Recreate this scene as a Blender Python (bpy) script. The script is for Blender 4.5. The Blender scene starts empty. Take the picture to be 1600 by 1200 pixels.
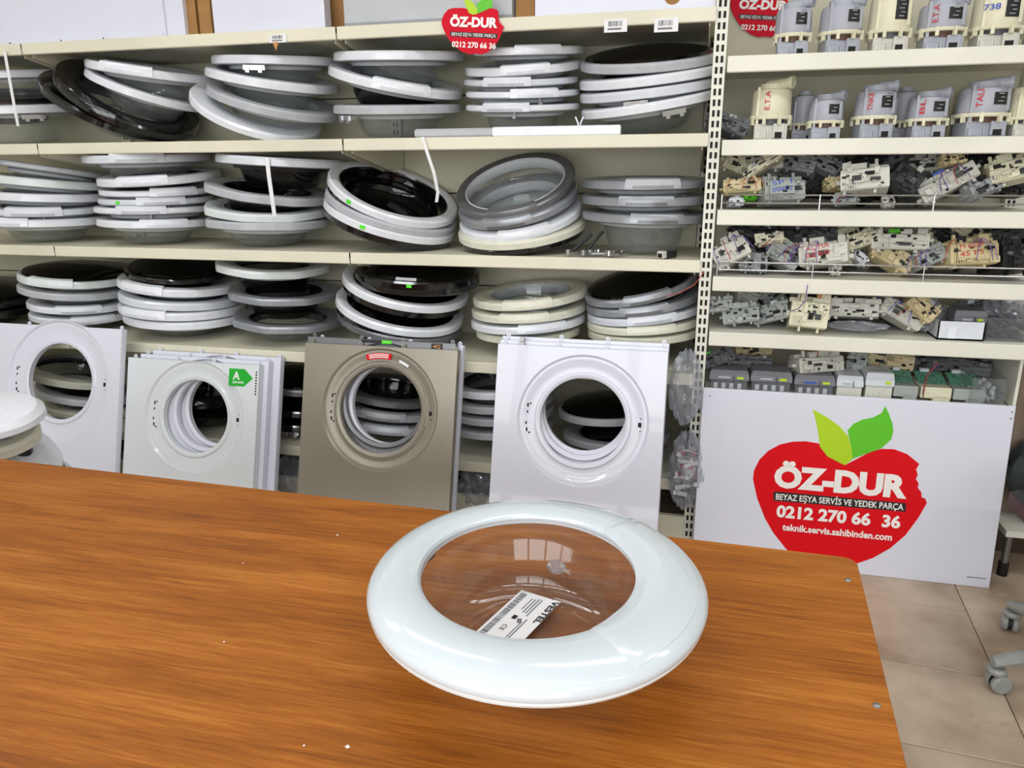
import bpy, math, random
import numpy as np
from mathutils import Vector, Matrix
PI = math.pi
scene = bpy.context.scene
col = scene.collection
# ------------------------------------------------------------------ camera
F = 1180.0; H = 1.38
_v1 = Vector((-4950, -310, F)); _b = 330.0
_v2 = Vector(((F * F + 310 * _b) / 4950, -_b, F))
dX = (-_v1).normalized(); dY = _v2.normalized(); dZ = dX.cross(dY)
if dZ.y > 0: dZ = -dZ
RW = Matrix((dX, dY, dZ))            # camera (x right, y down, z forward) -> world
CAM = Vector((0, 0, H))
def ray(px, py): return RW @ Vector((px - 800, py - 600, F))
def atY(px, py, Y):
    r = ray(px, py); return CAM + r * (Y / r.y)
def atZ(px, py, Z):
    r = ray(px, py); return CAM + r * ((Z - H) / r.z)
def onplane(px, py, p0, n):
    r = ray(px, py); return CAM + r * ((p0 - CAM).dot(n) / r.dot(n))
FWD = RW @ Vector((0, 0, 1)); RIGHT = RW @ Vector((1, 0, 0)); UPV = RW @ Vector((0, -1, 0))
def depth(p): return (p - CAM).dot(FWD)
cam = bpy.data.cameras.new('camera'); cam.sensor_width = 36; cam.lens = F * 36 / 1600
cam.clip_start = 0.05; cam.clip_end = 50
co = bpy.data.objects.new('camera', cam); col.objects.link(co)
co.matrix_world = Matrix.Translation(CAM) @ Matrix((RIGHT, UPV, -FWD)).transposed().to_4x4()
scene.camera = co
# ------------------------------------------------------------------ light
w = bpy.data.worlds.new('world'); scene.world = w; w.use_nodes = True
w.node_tree.nodes['Background'].inputs[0].default_value = (0.9, 0.95, 1, 1)
w.node_tree.nodes['Background'].inputs[1].default_value = 0.25
def lamp(x, y, z, sx, sy, e, rot=(0, 0, 0)):
    l = bpy.data.lights.new('ceiling_lamp', 'AREA'); l.shape = 'RECTANGLE'; l.size = sx; l.size_y = sy; l.energy = e
    l.color = (0.965, 0.985, 1.0)
    o = bpy.data.objects.new('ceiling_lamp', l); col.objects.link(o); o.location = (x, y, z); o.rotation_euler = rot
for lx in (-2.9, -1.3, 0.3, 1.9):
    lamp(lx, 1.55, 2.86, 1.25, 0.14, 12)
    lamp(lx, 0.1, 2.86, 1.25, 0.14, 3)
    lamp(lx, -1.5, 2.86, 1.25, 0.14, 25)
# added fill lights behind the camera, as daylight through an assumed shop window
for wx in (-2.4, -1.2, 0.0, 1.2):
    l = bpy.data.lights.new('added_daylight_fill', 'AREA'); l.shape = 'RECTANGLE'; l.size = 1.08; l.size_y = 1.85; l.energy = 36; l.color = (0.93, 0.97, 1.0)
    o = bpy.data.objects.new('added_daylight_fill', l); col.objects.link(o); o.location = (wx, -2.5, 1.55); o.rotation_euler = (PI / 2, 0, 0)
vs = scene.view_settings; vs.view_transform = 'Standard'; vs.look = 'None'; vs.exposure = -0.45; vs.gamma = 1
vs.use_curve_mapping = False
scene.cycles.transparent_max_bounces = 40
scene.cycles.max_bounces = 10
# ------------------------------------------------------------------ helpers
def lin(c):
    return tuple(((v / 255) / 12.92 if v / 255 <= 0.04045 else ((v / 255 + 0.055) / 1.055) ** 2.4) for v in c) + (1,)
MATS = {}
def mat(name, rgb, rough=0.4, metal=0.0, var=0.06, scale=6.0, bump=0.0, coat=0.0, spec=0.5, stretch=(1, 1, 1), rgb2=None):
    if name in MATS: return MATS[name]
    m = bpy.data.materials.new(name); m.use_nodes = True; nt = m.node_tree; b = nt.nodes['Principled BSDF']
    tc = nt.nodes.new('ShaderNodeTexCoord'); mp = nt.nodes.new('ShaderNodeMapping'); mp.inputs['Scale'].default_value = stretch
    nz = nt.nodes.new('ShaderNodeTexNoise'); nz.inputs['Scale'].default_value = scale; nz.inputs['Detail'].default_value = 6
    nt.links.new(tc.outputs['Object'], mp.inputs[0]); nt.links.new(mp.outputs[0], nz.inputs[0])
    mx = nt.nodes.new('ShaderNodeMix'); mx.data_type = 'RGBA'
    c = lin(rgb); c2 = lin(rgb2) if rgb2 else tuple(v * (1 - var * 2) for v in c[:3]) + (1,)
    mx.inputs[6].default_value = c; mx.inputs[7].default_value = c2
    rp = nt.nodes.new('ShaderNodeMapRange'); rp.inputs['From Min'].default_value = 0.4; rp.inputs['From Max'].default_value = 0.7
    nt.links.new(nz.outputs[0], rp.inputs[0]); nt.links.new(rp.outputs[0], mx.inputs[0])
    nt.links.new(mx.outputs[2], b.inputs['Base Color'])
    b.inputs['Roughness'].default_value = rough; b.inputs['Metallic'].default_value = metal
    b.inputs['Coat Weight'].default_value = coat; b.inputs['Specular IOR Level'].default_value = spec
    if bump:
        bp = nt.nodes.new('ShaderNodeBump'); bp.inputs['Strength'].default_value = bump; bp.inputs['Distance'].default_value = 0.002
        nt.links.new(nz.outputs[0], bp.inputs['Height']); nt.links.new(bp.outputs[0], b.inputs['Normal'])
    MATS[name] = m; return m
def glassmat(name, tint, refl=0.9, haze=0.0, hazecol=(200, 205, 210), wrinkle=0.0):
    if name in MATS: return MATS[name]
    m = bpy.data.materials.new(name); m.use_nodes = True; nt = m.node_tree; nt.nodes.clear()
    out = nt.nodes.new('ShaderNodeOutputMaterial'); tr = nt.nodes.new('ShaderNodeBsdfTransparent'); tr.inputs[0].default_value = tint + (1,)
    gl = nt.nodes.new('ShaderNodeBsdfGlossy'); gl.inputs['Roughness'].default_value = 0.04; gl.inputs[0].default_value = (refl, refl, refl, 1)
    fr = nt.nodes.new('ShaderNodeLayerWeight'); fr.inputs[0].default_value = 0.5
    pw = nt.nodes.new('ShaderNodeMath'); pw.operation = 'POWER'; pw.inputs[1].default_value = 4.0; nt.links.new(fr.outputs['Facing'], pw.inputs[0])
    ma = nt.nodes.new('ShaderNodeMath'); ma.operation = 'MULTIPLY_ADD'; ma.inputs[1].default_value = 0.55; ma.inputs[2].default_value = 0.035; nt.links.new(pw.outputs[0], ma.inputs[0])
    mx = nt.nodes.new('ShaderNodeMixShader'); nt.links.new(ma.outputs[0], mx.inputs[0])
    df = nt.nodes.new('ShaderNodeBsdfDiffuse'); df.inputs[0].default_value = lin(hazecol)
    m2 = nt.nodes.new('ShaderNodeMixShader'); nz = nt.nodes.new('ShaderNodeTexNoise'); nz.inputs['Scale'].default_value = 9
    tc = nt.nodes.new('ShaderNodeTexCoord'); nt.links.new(tc.outputs['Object'], nz.inputs[0])
    mr = nt.nodes.new('ShaderNodeMapRange'); mr.inputs['To Min'].default_value = haze * 0.4; mr.inputs['To Max'].default_value = haze * 1.6
    nt.links.new(nz.outputs[0], mr.inputs[0]); nt.links.new(mr.outputs[0], m2.inputs[0])
    nt.links.new(tr.outputs[0], m2.inputs[1]); nt.links.new(df.outputs[0], m2.inputs[2])
    nt.links.new(m2.outputs[0], mx.inputs[1]); nt.links.new(gl.outputs[0], mx.inputs[2]); nt.links.new(mx.outputs[0], out.inputs[0])
    if wrinkle:
        n2 = nt.nodes.new('ShaderNodeTexNoise'); n2.inputs['Scale'].default_value = 30; nt.links.new(tc.outputs['Object'], n2.inputs[0])
        bp = nt.nodes.new('ShaderNodeBump'); bp.inputs['Strength'].default_value = wrinkle; nt.links.new(n2.outputs[0], bp.inputs['Height'])
        nt.links.new(bp.outputs[0], gl.inputs['Normal']); nt.links.new(bp.outputs[0], fr.inputs['Normal'])
    MATS[name] = m; return m
M = dict(
 white=mat('white_plastic', (232, 235, 242), 0.28, coat=0.3, var=0.03),
 white2=mat('white_plastic_b', (218, 222, 230), 0.3, coat=0.2, var=0.03),
 mint=mat('pale_plastic', (222, 229, 229), 0.32, var=0.03),
 cream=mat('cream_plastic', (226, 225, 208), 0.35, var=0.04),
 lgrey=mat('light_grey_plastic', (186, 189, 195), 0.35, var=0.05),
 silver=mat('silver_plastic', (160, 164, 171), 0.3, metal=0.35, var=0.05),
 dsilver=mat('dark_silver', (126, 127, 131), 0.3, metal=0.45, var=0.05),
 black=mat('gloss_black', (14, 14, 16), 0.12, coat=0.6, var=0.1),
 dark=mat('dark_plastic', (34, 35, 38), 0.4, var=0.15),
 lidgrey=mat('lid_grey_plastic', (126, 126, 134), 0.4, var=0.06),
 dgrey=mat('dark_grey_plastic', (92, 93, 99), 0.45, var=0.08),
 mgrey=mat('mid_grey_plastic', (150, 153, 156), 0.45, var=0.08),
 ggrey=mat('greenish_grey_plastic', (166, 172, 168), 0.45, var=0.08),
 pgrey=mat('pump_grey_plastic', (172, 175, 186), 0.4, var=0.06),
 pcream=mat('pump_cream_plastic', (226, 222, 194), 0.42, var=0.08),
 beige=mat('aged_beige_plastic', (221, 204, 160), 0.5, var=0.12),
 offw=mat('off_white_plastic', (215, 213, 203), 0.45, var=0.1),
 shelf=mat('cream_shelf_paint', (229, 225, 203), 0.42, var=0.06, scale=3),
 rshelf=mat('ivory_shelf_paint', (233, 231, 218), 0.42, var=0.05, scale=3),
 back=mat('cream_back_panel', (206, 201, 178), 0.5, var=0.06, scale=2),
 slot=mat('slot_black', (18, 17, 15), 0.8),
 chrome=mat('chrome_metal', (190, 190, 192), 0.18, metal=1.0, var=0.05),
 steel=mat('dull_steel', (150, 150, 148), 0.35, metal=0.8),
 gold=mat('champagne_metal_paint', (152, 147, 134), 0.32, metal=0.35, var=0.05, scale=3),
 panelw=mat('white_enamel', (222, 224, 238), 0.25, coat=0.4, var=0.02, scale=2),
 panelm=mat('white_enamel_cool', (222, 228, 233), 0.25, coat=0.4, var=0.02, scale=2),
 carton=mat('cardboard', (166, 122, 70), 0.8, var=0.12, scale=14),
 red=mat('red_vinyl', (222, 4, 22), 0.6, var=0.03, spec=0.2),
 dkred=mat('red_card', (210, 8, 40), 0.6, var=0.04, spec=0.2),
 lime=mat('lime_vinyl', (176, 214, 8), 0.4, var=0.02), green=mat('green_vinyl', (92, 196, 20), 0.4, var=0.02),
 egreen=mat('energy_green', (10, 176, 40), 0.4, var=0.02), neon=mat('neon_green_sticker', (90, 235, 40), 0.5, var=0.02),
 yneon=mat('yellow_green_tag', (190, 225, 30), 0.5, var=0.02),
 ink=mat('black_ink', (22, 20, 22), 0.5), paper=mat('white_paper', (236, 236, 238), 0.6, var=0.02), letter=mat('white_lettering', (244, 240, 238), 0.5, var=0.01),
 redink=mat('red_marker', (196, 40, 48), 0.5), blueink=mat('blue_marker', (36, 74, 190), 0.5), greyink=mat('grey_print', (120, 120, 126), 0.5),
 pcb=mat('green_circuit_board', (36, 128, 98), 0.45, rgb2=(150, 190, 170), scale=260), purple=mat('purple_wire', (112, 70, 158), 0.4), redwire=mat('red_wire', (176, 60, 54), 0.4),
 copper=mat('brown_motor_winding', (104, 72, 58), 0.5), blue=mat('blue_plastic', (44, 96, 190), 0.4), orange=mat('orange_plastic', (206, 140, 84), 0.5),
 jacket=mat('dark_green_fabric', (62, 70, 66), 0.75, rgb2=(28, 32, 32), scale=9, bump=0.6),
 sidewood=mat('brown_wood_grain', (142, 124, 108), 0.5, rgb2=(108, 92, 78), scale=5, stretch=(8, 8, 0.6)),
 chair=mat('chair_grey_plastic', (150, 153, 150), 0.4, var=0.1, scale=20), gloss=mat('glossy_white_plastic', (202, 211, 217), 0.14, coat=0.5, var=0.01), wall=mat('wall_paint', (226, 224, 216), 0.7), ceil=mat('ceiling_paint', (236, 236, 232), 0.8),
 rubber=mat('black_rubber', (20, 20, 20), 0.7), grout=mat('floor_joint', (112, 94, 76), 0.8),
 glass=glassmat('clear_glass', (0.95, 0.96, 0.955), haze=0.07), smoke=glassmat('smoked_glass', (0.42, 0.43, 0.44), haze=0.04, hazecol=(70, 70, 72)),
 mglass=glassmat('clear_door_glass', (0.93, 0.93, 0.92), haze=0.025), film=glassmat('plastic_film', (0.86, 0.87, 0.9), haze=0.22, hazecol=(205, 208, 216), wrinkle=1.0),
 dome=glassmat('black_cover_glass', (0.05, 0.05, 0.055), haze=0.02, hazecol=(30, 30, 30)),
)
def wood_mat():
    m = bpy.data.materials.new('orange_wood_laminate'); m.use_nodes = True; nt = m.node_tree; b = nt.nodes['Principled BSDF']
    tc = nt.nodes.new('ShaderNodeTexCoord'); last = None
    cr = nt.nodes.new('ShaderNodeValToRGB'); e = cr.color_ramp.elements
    e[0].position = 0.37; e[0].color = lin((124, 68, 16)); e[1].position = 0.63; e[1].color = lin((184, 116, 46))
    k = e.new(0.5); k.color = lin((158, 91, 26))
    vals = []
    for sc, st, wt in ((2.2, (1.0, 9, 9), 0.38), (6.0, (1.0, 26, 26), 0.30), (16.0, (1.0, 30, 30), 0.32)):
        mp = nt.nodes.new('ShaderNodeMapping'); mp.inputs['Scale'].default_value = st
        nz = nt.nodes.new('ShaderNodeTexNoise'); nz.inputs['Scale'].default_value = sc; nz.inputs['Detail'].default_value = 5; nz.inputs['Distortion'].default_value = 0.6
        nt.links.new(tc.outputs['Object'], mp.inputs[0]); nt.links.new(mp.outputs[0], nz.inputs[0])
        mu = nt.nodes.new('ShaderNodeMath'); mu.operation = 'MULTIPLY'; mu.inputs[1].default_value = wt; nt.links.new(nz.outputs[0], mu.inputs[0])
        if last is None: last = mu.outputs[0]
        else:
            ad = nt.nodes.new('ShaderNodeMath'); nt.links.new(last, ad.inputs[0]); nt.links.new(mu.outputs[0], ad.inputs[1]); last = ad.outputs[0]
    nt.links.new(last, cr.inputs[0]); nt.links.new(cr.outputs[0], b.inputs['Base Color'])
    b.inputs['Roughness'].default_value = 0.42; b.inputs['Specular IOR Level'].default_value = 0.25
    return m
def tile_mat():
    m = bpy.data.materials.new('beige_marble_tile'); m.use_nodes = True; nt = m.node_tree; b = nt.nodes['Principled BSDF']
    tc = nt.nodes.new('ShaderNodeTexCoord'); oi = nt.nodes.new('ShaderNodeObjectInfo')
    ad = nt.nodes.new('ShaderNodeVectorMath'); mlt = nt.nodes.new('ShaderNodeMath'); mlt.operation = 'MULTIPLY'; mlt.inputs[1].default_value = 30
    nt.links.new(oi.outputs['Random'], mlt.inputs[0]); nt.links.new(tc.outputs['Object'], ad.inputs[0]); nt.links.new(mlt.outputs[0], ad.inputs[1])
    nz = nt.nodes.new('ShaderNodeTexNoise'); nz.inputs['Scale'].default_value = 5; nz.inputs['Detail'].default_value = 8; nt.links.new(ad.outputs[0], nz.inputs[0])
    cr = nt.nodes.new('ShaderNodeValToRGB'); e = cr.color_ramp.elements
    e[0].position = 0.3; e[0].color = lin((156, 134, 112)); e[1].position = 0.65; e[1].color = lin((196, 178, 156))
    nt.links.new(nz.outputs[0], cr.inputs[0])
    vo = nt.nodes.new('ShaderNodeTexNoise'); vo.inputs['Scale'].default_value = 3.2; vo.inputs['Detail'].default_value = 4; vo.inputs['Distortion'].default_value = 1.5; nt.links.new(ad.outputs[0], vo.inputs[0])
    v1 = nt.nodes.new('ShaderNodeMath'); v1.operation = 'SUBTRACT'; v1.inputs[1].default_value = 0.56; nt.links.new(vo.outputs[0], v1.inputs[0])
    v2 = nt.nodes.new('ShaderNodeMath'); v2.operation = 'ABSOLUTE'; nt.links.new(v1.outputs[0], v2.inputs[0])
    v3 = nt.nodes.new('ShaderNodeMapRange'); v3.inputs['From Min'].default_value = 0.0; v3.inputs['From Max'].default_value = 0.006; v3.inputs['To Min'].default_value = 0.22; v3.inputs['To Max'].default_value = 0
    nt.links.new(v2.outputs[0], v3.inputs[0])
    mx = nt.nodes.new('ShaderNodeMix'); mx.data_type = 'RGBA'; nt.links.new(v3.outputs[0], mx.inputs[0]); nt.links.new(cr.outputs[0], mx.inputs[6]); mx.inputs[7].default_value = lin((110, 92, 78))
    nt.links.new(mx.outputs[2], b.inputs['Base Color']); b.inputs['Roughness'].default_value = 0.35
    return m
M['wood'] = wood_mat(); M['tile'] = tile_mat()

class MB:
    def __init__(s): s.v = []; s.f = []
    def add(s, vs, fs, mtx=None):
        o = len(s.v)
        for p in vs:
            p = Vector(p); s.v.append(tuple(mtx @ p if mtx else p))
        for f in fs: s.f.append(tuple(i + o for i in f))
        return s
    def box(s, c, d, mtx=None, rz=0, ry=0, rx=0):
        x, y, z = d[0] / 2, d[1] / 2, d[2] / 2
        R = Matrix.Translation(c) @ Matrix.Rotation(rz, 4, 'Z') @ Matrix.Rotation(ry, 4, 'Y') @ Matrix.Rotation(rx, 4, 'X')
        vs = [(-x, -y, -z), (x, -y, -z), (x, y, -z), (-x, y, -z), (-x, -y, z), (x, -y, z), (x, y, z), (-x, y, z)]
        return s.add(vs, [(0, 3, 2, 1), (4, 5, 6, 7), (0, 1, 5, 4), (1, 2, 6, 5), (2, 3, 7, 6), (3, 0, 4, 7)], (mtx @ R) if mtx else R)
    def cbox(s, c, d, ch=0.004, mtx=None, rz=0, ry=0, rx=0):          # box with chamfered front/top edges
        x, y, z = d[0] / 2, d[1] / 2, d[2] / 2; k = min(ch, x * .45, y * .45, z * .45)
        R = Matrix.Translation(c) @ Matrix.Rotation(rz, 4, 'Z') @ Matrix.Rotation(ry, 4, 'Y') @ Matrix.Rotation(rx, 4, 'X')
        vs = []
        for (zz, i) in ((-z, k), (-z + k, 0), (z - k, 0), (z, k)):
            vs += [(-x + i, -y + i, zz), (x - i, -y + i, zz), (x - i, y - i, zz), (-x + i, y - i, zz)]
        fs = [(3, 2, 1, 0), (12, 13, 14, 15)]
        for l in range(3):
            for q in range(4): fs.append((l * 4 + q, l * 4 + (q + 1) % 4, l * 4 + 4 + (q + 1) % 4, l * 4 + 4 + q))
        return s.add(vs, fs, (mtx @ R) if mtx else R)
    def lathe(s, prof, n=48, a0=0, a1=2 * PI, sc=None, close=True, mtx=None, cap=False):
        full = abs(a1 - a0 - 2 * PI) < 1e-6; m = len(prof); vs = []; fs = []
        na = n if full else n + 1
        for i in range(na):
            a = a0 + (a1 - a0) * i / n
            for (r, z) in prof:
                k = sc(a, r) if sc else 1
                vs.append((r * k * math.cos(a), r * k * math.sin(a), z))
        for i in range(n):
            j = (i + 1) % na
            for q in range(m if close else m - 1):
                q2 = (q + 1) % m
                fs.append((i * m + q, j * m + q, j * m + q2, i * m + q2))
        if cap and not full: fs.append(tuple(range(m - 1, -1, -1))); fs.append(tuple(range((na - 1) * m, na * m)))
        return s.add(vs, fs, mtx)
    def cyl(s, p0, p1, r0, r1=None, n=20):
        p0 = Vector(p0); p1 = Vector(p1); r1 = r0 if r1 is None else r1
        q = (p1 - p0).to_track_quat('Z', 'Y').to_matrix().to_4x4(); L = (p1 - p0).length
        return s.lathe([(1e-5, 0), (r0, 0), (r1, L), (1e-5, L)], n, close=False, mtx=Matrix.Translation(p0) @ q)
    def pipe(s, p0, p1, r, t, n=20):
        p0 = Vector(p0); p1 = Vector(p1)
        q = (p1 - p0).to_track_quat('Z', 'Y').to_matrix().to_4x4(); L = (p1 - p0).length
        return s.lathe([(r - t, 0), (r, 0), (r, L), (r - t, L)], n, close=True, mtx=Matrix.Translation(p0) @ q)
    def tube(s, pts, r, n=6):
        pts = [Vector(p) for p in pts]; vs = []; fs = []; up = Vector((0.13, 0.2, 1)).normalized()
        for i, p in enumerate(pts):
            t = (pts[min(i + 1, len(pts) - 1)] - pts[max(i - 1, 0)]).normalized(); a = t.cross(up)
            if a.length < 1e-3: a = t.cross(Vector((1, 0, 0)))
            a.normalize(); b = t.cross(a)
            for k in range(n): vs.append(p + (a * math.cos(2 * PI * k / n) + b * math.sin(2 * PI * k / n)) * r)
        for i in range(len(pts) - 1):
            for k in range(n): fs.append((i * n + k, i * n + (k + 1) % n, (i + 1) * n + (k + 1) % n, (i + 1) * n + k))
        fs.append(tuple(range(n - 1, -1, -1))); fs.append(tuple(range((len(pts) - 1) * n, len(pts) * n)))
        return s.add(vs, fs)
    def prism(s, poly, z0, z1, mtx=None):
        n = len(poly); vs = [(p[0], p[1], z0) for p in poly] + [(p[0], p[1], z1) for p in poly]
        fs = [tuple(range(n - 1, -1, -1)), tuple(range(n, 2 * n))] + [(i, (i + 1) % n, n + (i + 1) % n, n + i) for i in range(n)]
        return s.add(vs, fs, mtx)
    def mesh(s, name, m, smooth=False):
        me = bpy.data.meshes.new(name); me.from_pydata(s.v, [], s.f); me.materials.append(m); me.validate()
        import bmesh
        bm = bmesh.new(); bm.from_mesh(me); bmesh.ops.recalc_face_normals(bm, faces=bm.faces); bm.to_mesh(me); bm.free()
        if smooth:
            me.polygons.foreach_set('use_smooth', [True] * len(me.polygons))
            try: me.set_sharp_from_angle(angle=math.radians(35))
            except Exception: pass
        return me
    def build(s, name, m, parent=None, smooth=False, mtx=None):
        return link(name, s.mesh(name, M[m] if isinstance(m, str) else m, smooth), parent, mtx)
def link(name, me, parent=None, mtx=None):
    o = bpy.data.objects.new(name, me); col.objects.link(o); o.parent = parent
    if mtx is not None: o.matrix_local = mtx
    return o
def tag(o, label=None, cat=None, group=None, kind=None):
    if label: o['label'] = label
    if cat: o['category'] = cat
    if group: o['group'] = group
    if kind: o['kind'] = kind
    return o
def thing(name, label, cat, mtx=None, group=None):
    o = bpy.data.objects.new(name, None); col.objects.link(o); o.empty_display_size = 0.05
    if mtx is not None: o.matrix_world = mtx
    return tag(o, label, cat, group)
def T(x, y=None, z=None): return Matrix.Translation(x if y is None else (x, y, z))
def frame(p, x, y, z): return Matrix.Translation(p) @ Matrix((x, y, z)).transposed().to_4x4()
def text(s, name, m, mtx, width, cap, parent, bold=0.0, thick=0.0006):
    cu = bpy.data.curves.new('txt', 'FONT'); cu.body = s; cu.size = 1; cu.offset = bold; cu.extrude = 0
    cu.resolution_u = 3
    ob = bpy.data.objects.new('txt', cu); col.objects.link(ob)
    dg = bpy.context.evaluated_depsgraph_get(); dg.update()
    me = bpy.data.meshes.new_from_object(ob.evaluated_get(dg)); bpy.data.objects.remove(ob)
    n = len(me.vertices); a = np.zeros(n * 3); me.vertices.foreach_get('co', a); a = a.reshape(-1, 3)
    x0, x1 = a[:, 0].min(), a[:, 0].max()
    capu = 0.72
    a[:, 0] = (a[:, 0] - x0) * width / (x1 - x0); a[:, 1] *= cap / capu; a[:, 2] = thick
    me.vertices.foreach_set('co', a.ravel()); me.materials.clear(); me.materials.append(M[m]); me.update()
    return link(name, me, parent, mtx)
ORD = ['', 'first', 'second', 'third', 'fourth', 'fifth', 'sixth', 'seventh', 'eighth', 'ninth', 'tenth', 'eleventh', 'twelfth']
rnd = random.Random(5)
# ------------------------------------------------------------------ room shell
D = 2.70; BK = 3.24
def struct(name, mb, m): o = mb.build(name, m); o['kind'] = 'structure'; return o
fl = struct('floor', MB().box((-0.6, 0.4, -0.03), (8.4, 6.0, 0.04)), 'grout')
tw, td = 0.60, 0.356
trot = math.radians(4.3); tor = Vector((0.915, 2.461, 0)); TR = T(tor) @ Matrix.Rotation(-trot, 4, 'Z')
TR = T(tor) @ Matrix.Rotation(math.radians(4.2) * -1, 4, 'Z')
tme = MB().cbox((0, 0, -0.006), (tw - 0.003, td - 0.003, 0.012), 0.0012).mesh('tile', M['tile'])
for i in range(-7, 4):
    for j in range(-9, 3):
        off = 0.0 if i != 0 else 0.145
        p = TR @ Vector((tw * (i + 0.5), td * (j + 0.5) + off, 0))
        if not (-3.6 < p.x < 2.6 and -0.8 < p.y < 3.1): continue
        link('tile', tme, fl, T(p) @ Matrix.Rotation(-math.radians(4.2), 4, 'Z'))
struct('wall_back', MB().box((-0.6, 3.40, 1.45), (8.4, 0.1, 2.9)), 'wall')
struct('wall_left', MB().box((-4.75, 0.4, 1.45), (0.1, 6.0, 2.9)), 'wall')
struct('wall_right', MB().box((3.55, 0.4, 1.45), (0.1, 6.0, 2.9)), 'wall')
struct('wall_front', MB().box((-0.6, -2.6, 1.45), (8.4, 0.1, 2.9)), 'wall')
wn = MB()
for (x, z, sx, sz) in ((-0.6, 0.57, 4.8, 0.06), (-0.6, 2.53, 4.8, 0.06), (-2.97, 1.55, 0.06, 2.0), (1.77, 1.55, 0.06, 2.0), (-1.8, 1.55, 0.06, 2.0), (-0.6, 1.55, 0.06, 2.0), (0.6, 1.55, 0.06, 2.0)): wn.box((x, -2.53, z), (sx, 0.05, sz))
struct('added_window', wn, 'lgrey')  # added unseen frame for the daylight fill lights; the wall has no opening
struct('ceiling', MB().box((-0.6, 0.4, 2.95), (8.4, 6.0, 0.1)), 'ceil')
# ------------------------------------------------------------------ shelving
SZ = [1.886, 1.505, 1.088, 0.682, 0.270]
def slots(mb, x, y, z0, z1, w=0.008, h=0.02, st=0.033):
    z = z0
    while z < z1:
        mb.box((x - 0.008, y, z), (w, 0.002, h)); mb.box((x + 0.008, y, z), (w, 0.002, h)); z += st
def shelf_board(parent, x0, x1, z, y0, y1, m, tags=(), name='shelf', bracket=True, lip=0.043):
    mb = MB(); mb.box(((x0 + x1) / 2, (y0 + y1) / 2, z - 0.010), (x1 - x0 - 0.006, y1 - y0, 0.020))
    mb.cbox(((x0 + x1) / 2, y0 + 0.008, z - lip / 2 + 0.001), (x1 - x0 - 0.006, 0.018, lip), 0.003)
    s = mb.build(name, m, parent)
    if bracket:
        for x in (x0 + 0.02, x1 - 0.02):
            MB().prism([(y0 + 0.03, z - 0.02), (y1, z - 0.02), (y1, z - 0.12), (y1 - 0.1, z - 0.12), (y0 + 0.03, z - 0.05)], -0.002, 0.002,
                       mtx=Matrix(((0, 0, 1, x), (1, 0, 0, 0), (0, 1, 0, 0), (0, 0, 0, 1)))).build('bracket', m, s)
    return s
XB = [-4.0, -2.68, -1.31, 0.005]
bl = ['cream gondola shelving bay at the far left edge', 'cream gondola shelving bay behind the two left white front panels', 'cream gondola shelving bay behind the champagne and right white panels']
for i in range(3):
    x0, x1 = XB[i], XB[i + 1]
    t = thing('shelving_bay', bl[i], 'shelving', T((x0 + x1) / 2, D, 0), 'gondola shelving bays')
    I = t.matrix_world.inverted()
    def P(mb, n, m): o = mb.build(n, m, t); o.matrix_local = I; return o
    for k, z in enumerate(SZ):
        s = shelf_board(t, x0, x1, z, D if k < 4 else D - 0.0, BK, 'shelf'); s.matrix_local = I
    P(MB().box(((x0 + x1) / 2, D + 0.03, 0.06), (x1 - x0, 0.02, 0.11)), 'kick_plate', 'shelf')
    for k in range(6):
        z0 = 0.1 + k * 0.40
        P(MB().box(((x0 + x1) / 2, BK + 0.012, z0 + 0.198), (x1 - x0 - 0.05, 0.016, 0.394)), 'back_panel', 'back')
    u = MB().box((x1 - 0.0, BK + 0.005, 1.2), (0.045, 0.05, 2.4)); up = P(u, 'upright', 'shelf')
    sl = MB(); slots(sl, x1, BK - 0.021, 0.1, 2.35); so = sl.build('slot', 'slot', up); so['kind'] = 'stuff'
RZ = [1.739, 1.483, 1.258, 1.034, 0.840, 0.612]
t = thing('shelving_rack', 'ivory slotted-post rack holding pumps and electronic modules', 'shelving', T(0.54, D, 0)); RK = t; RI = t.matrix_world.inverted()
for k, z in enumerate(RZ):
    s = shelf_board(t, 0.045, 1.05, z, D + (0.0 if k < 5 else 0.03), BK - 0.08, 'rshelf', bracket=False, lip=0.05); s.matrix_local = RI
for (px_, py_) in ((0.022, D + 0.035), (0.022, BK - 0.09), (1.072, BK - 0.09)):
    o = MB().box((px_, py_, 1.25), (0.04, 0.04, 2.5)).build('post', 'rshelf', t); o.matrix_local = RI
    sl = MB(); slots(sl, px_, py_ - 0.021, 0.05, 2.45); q = sl.build('slot', 'slot', o); q['kind'] = 'stuff'
    q = MB().box((px_, py_, 0.01), (0.05, 0.05, 0.02)).build('foot', 'rubber', o)
o = MB().box((0.547, BK - 0.06, 1.25), (1.05, 0.012, 2.4)).build('back_panel', 'back', t); o.matrix_local = RI
o = MB().box((1.056, (D + BK) / 2, 0.74), (0.010, BK - D - 0.12, 0.25)).build('side_panel', 'rshelf', t); o.matrix_local = RI
for z in (RZ[2], RZ[3]):           # chrome guard rails
    g = thing('guard_rail', 'chrome wire guard rail on the %s railed module shelf' % ('upper' if z > 1.1 else 'lower'), 'rail', T(0.54, D + 0.012, z), 'shelf guard rails')
    for dz in (0.024, 0.05): MB().tube([(-0.48, 0, dz), (0.505, 0, dz)], 0.0026, 8).build('rod', 'chrome', g, True)
    for x in (-0.48, -0.17, 0.17, 0.502): MB().tube([(x, 0, 0.0), (x, 0, 0.052)], 0.0026, 8).build('rail_post', 'chrome', g, True)
    MB().tube([(-0.48, 0, 0.05), (-0.486, 0.03, 0.05), (-0.486, 0.3, 0.05)], 0.0026, 8).build('rod', 'chrome', g, True)
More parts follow.
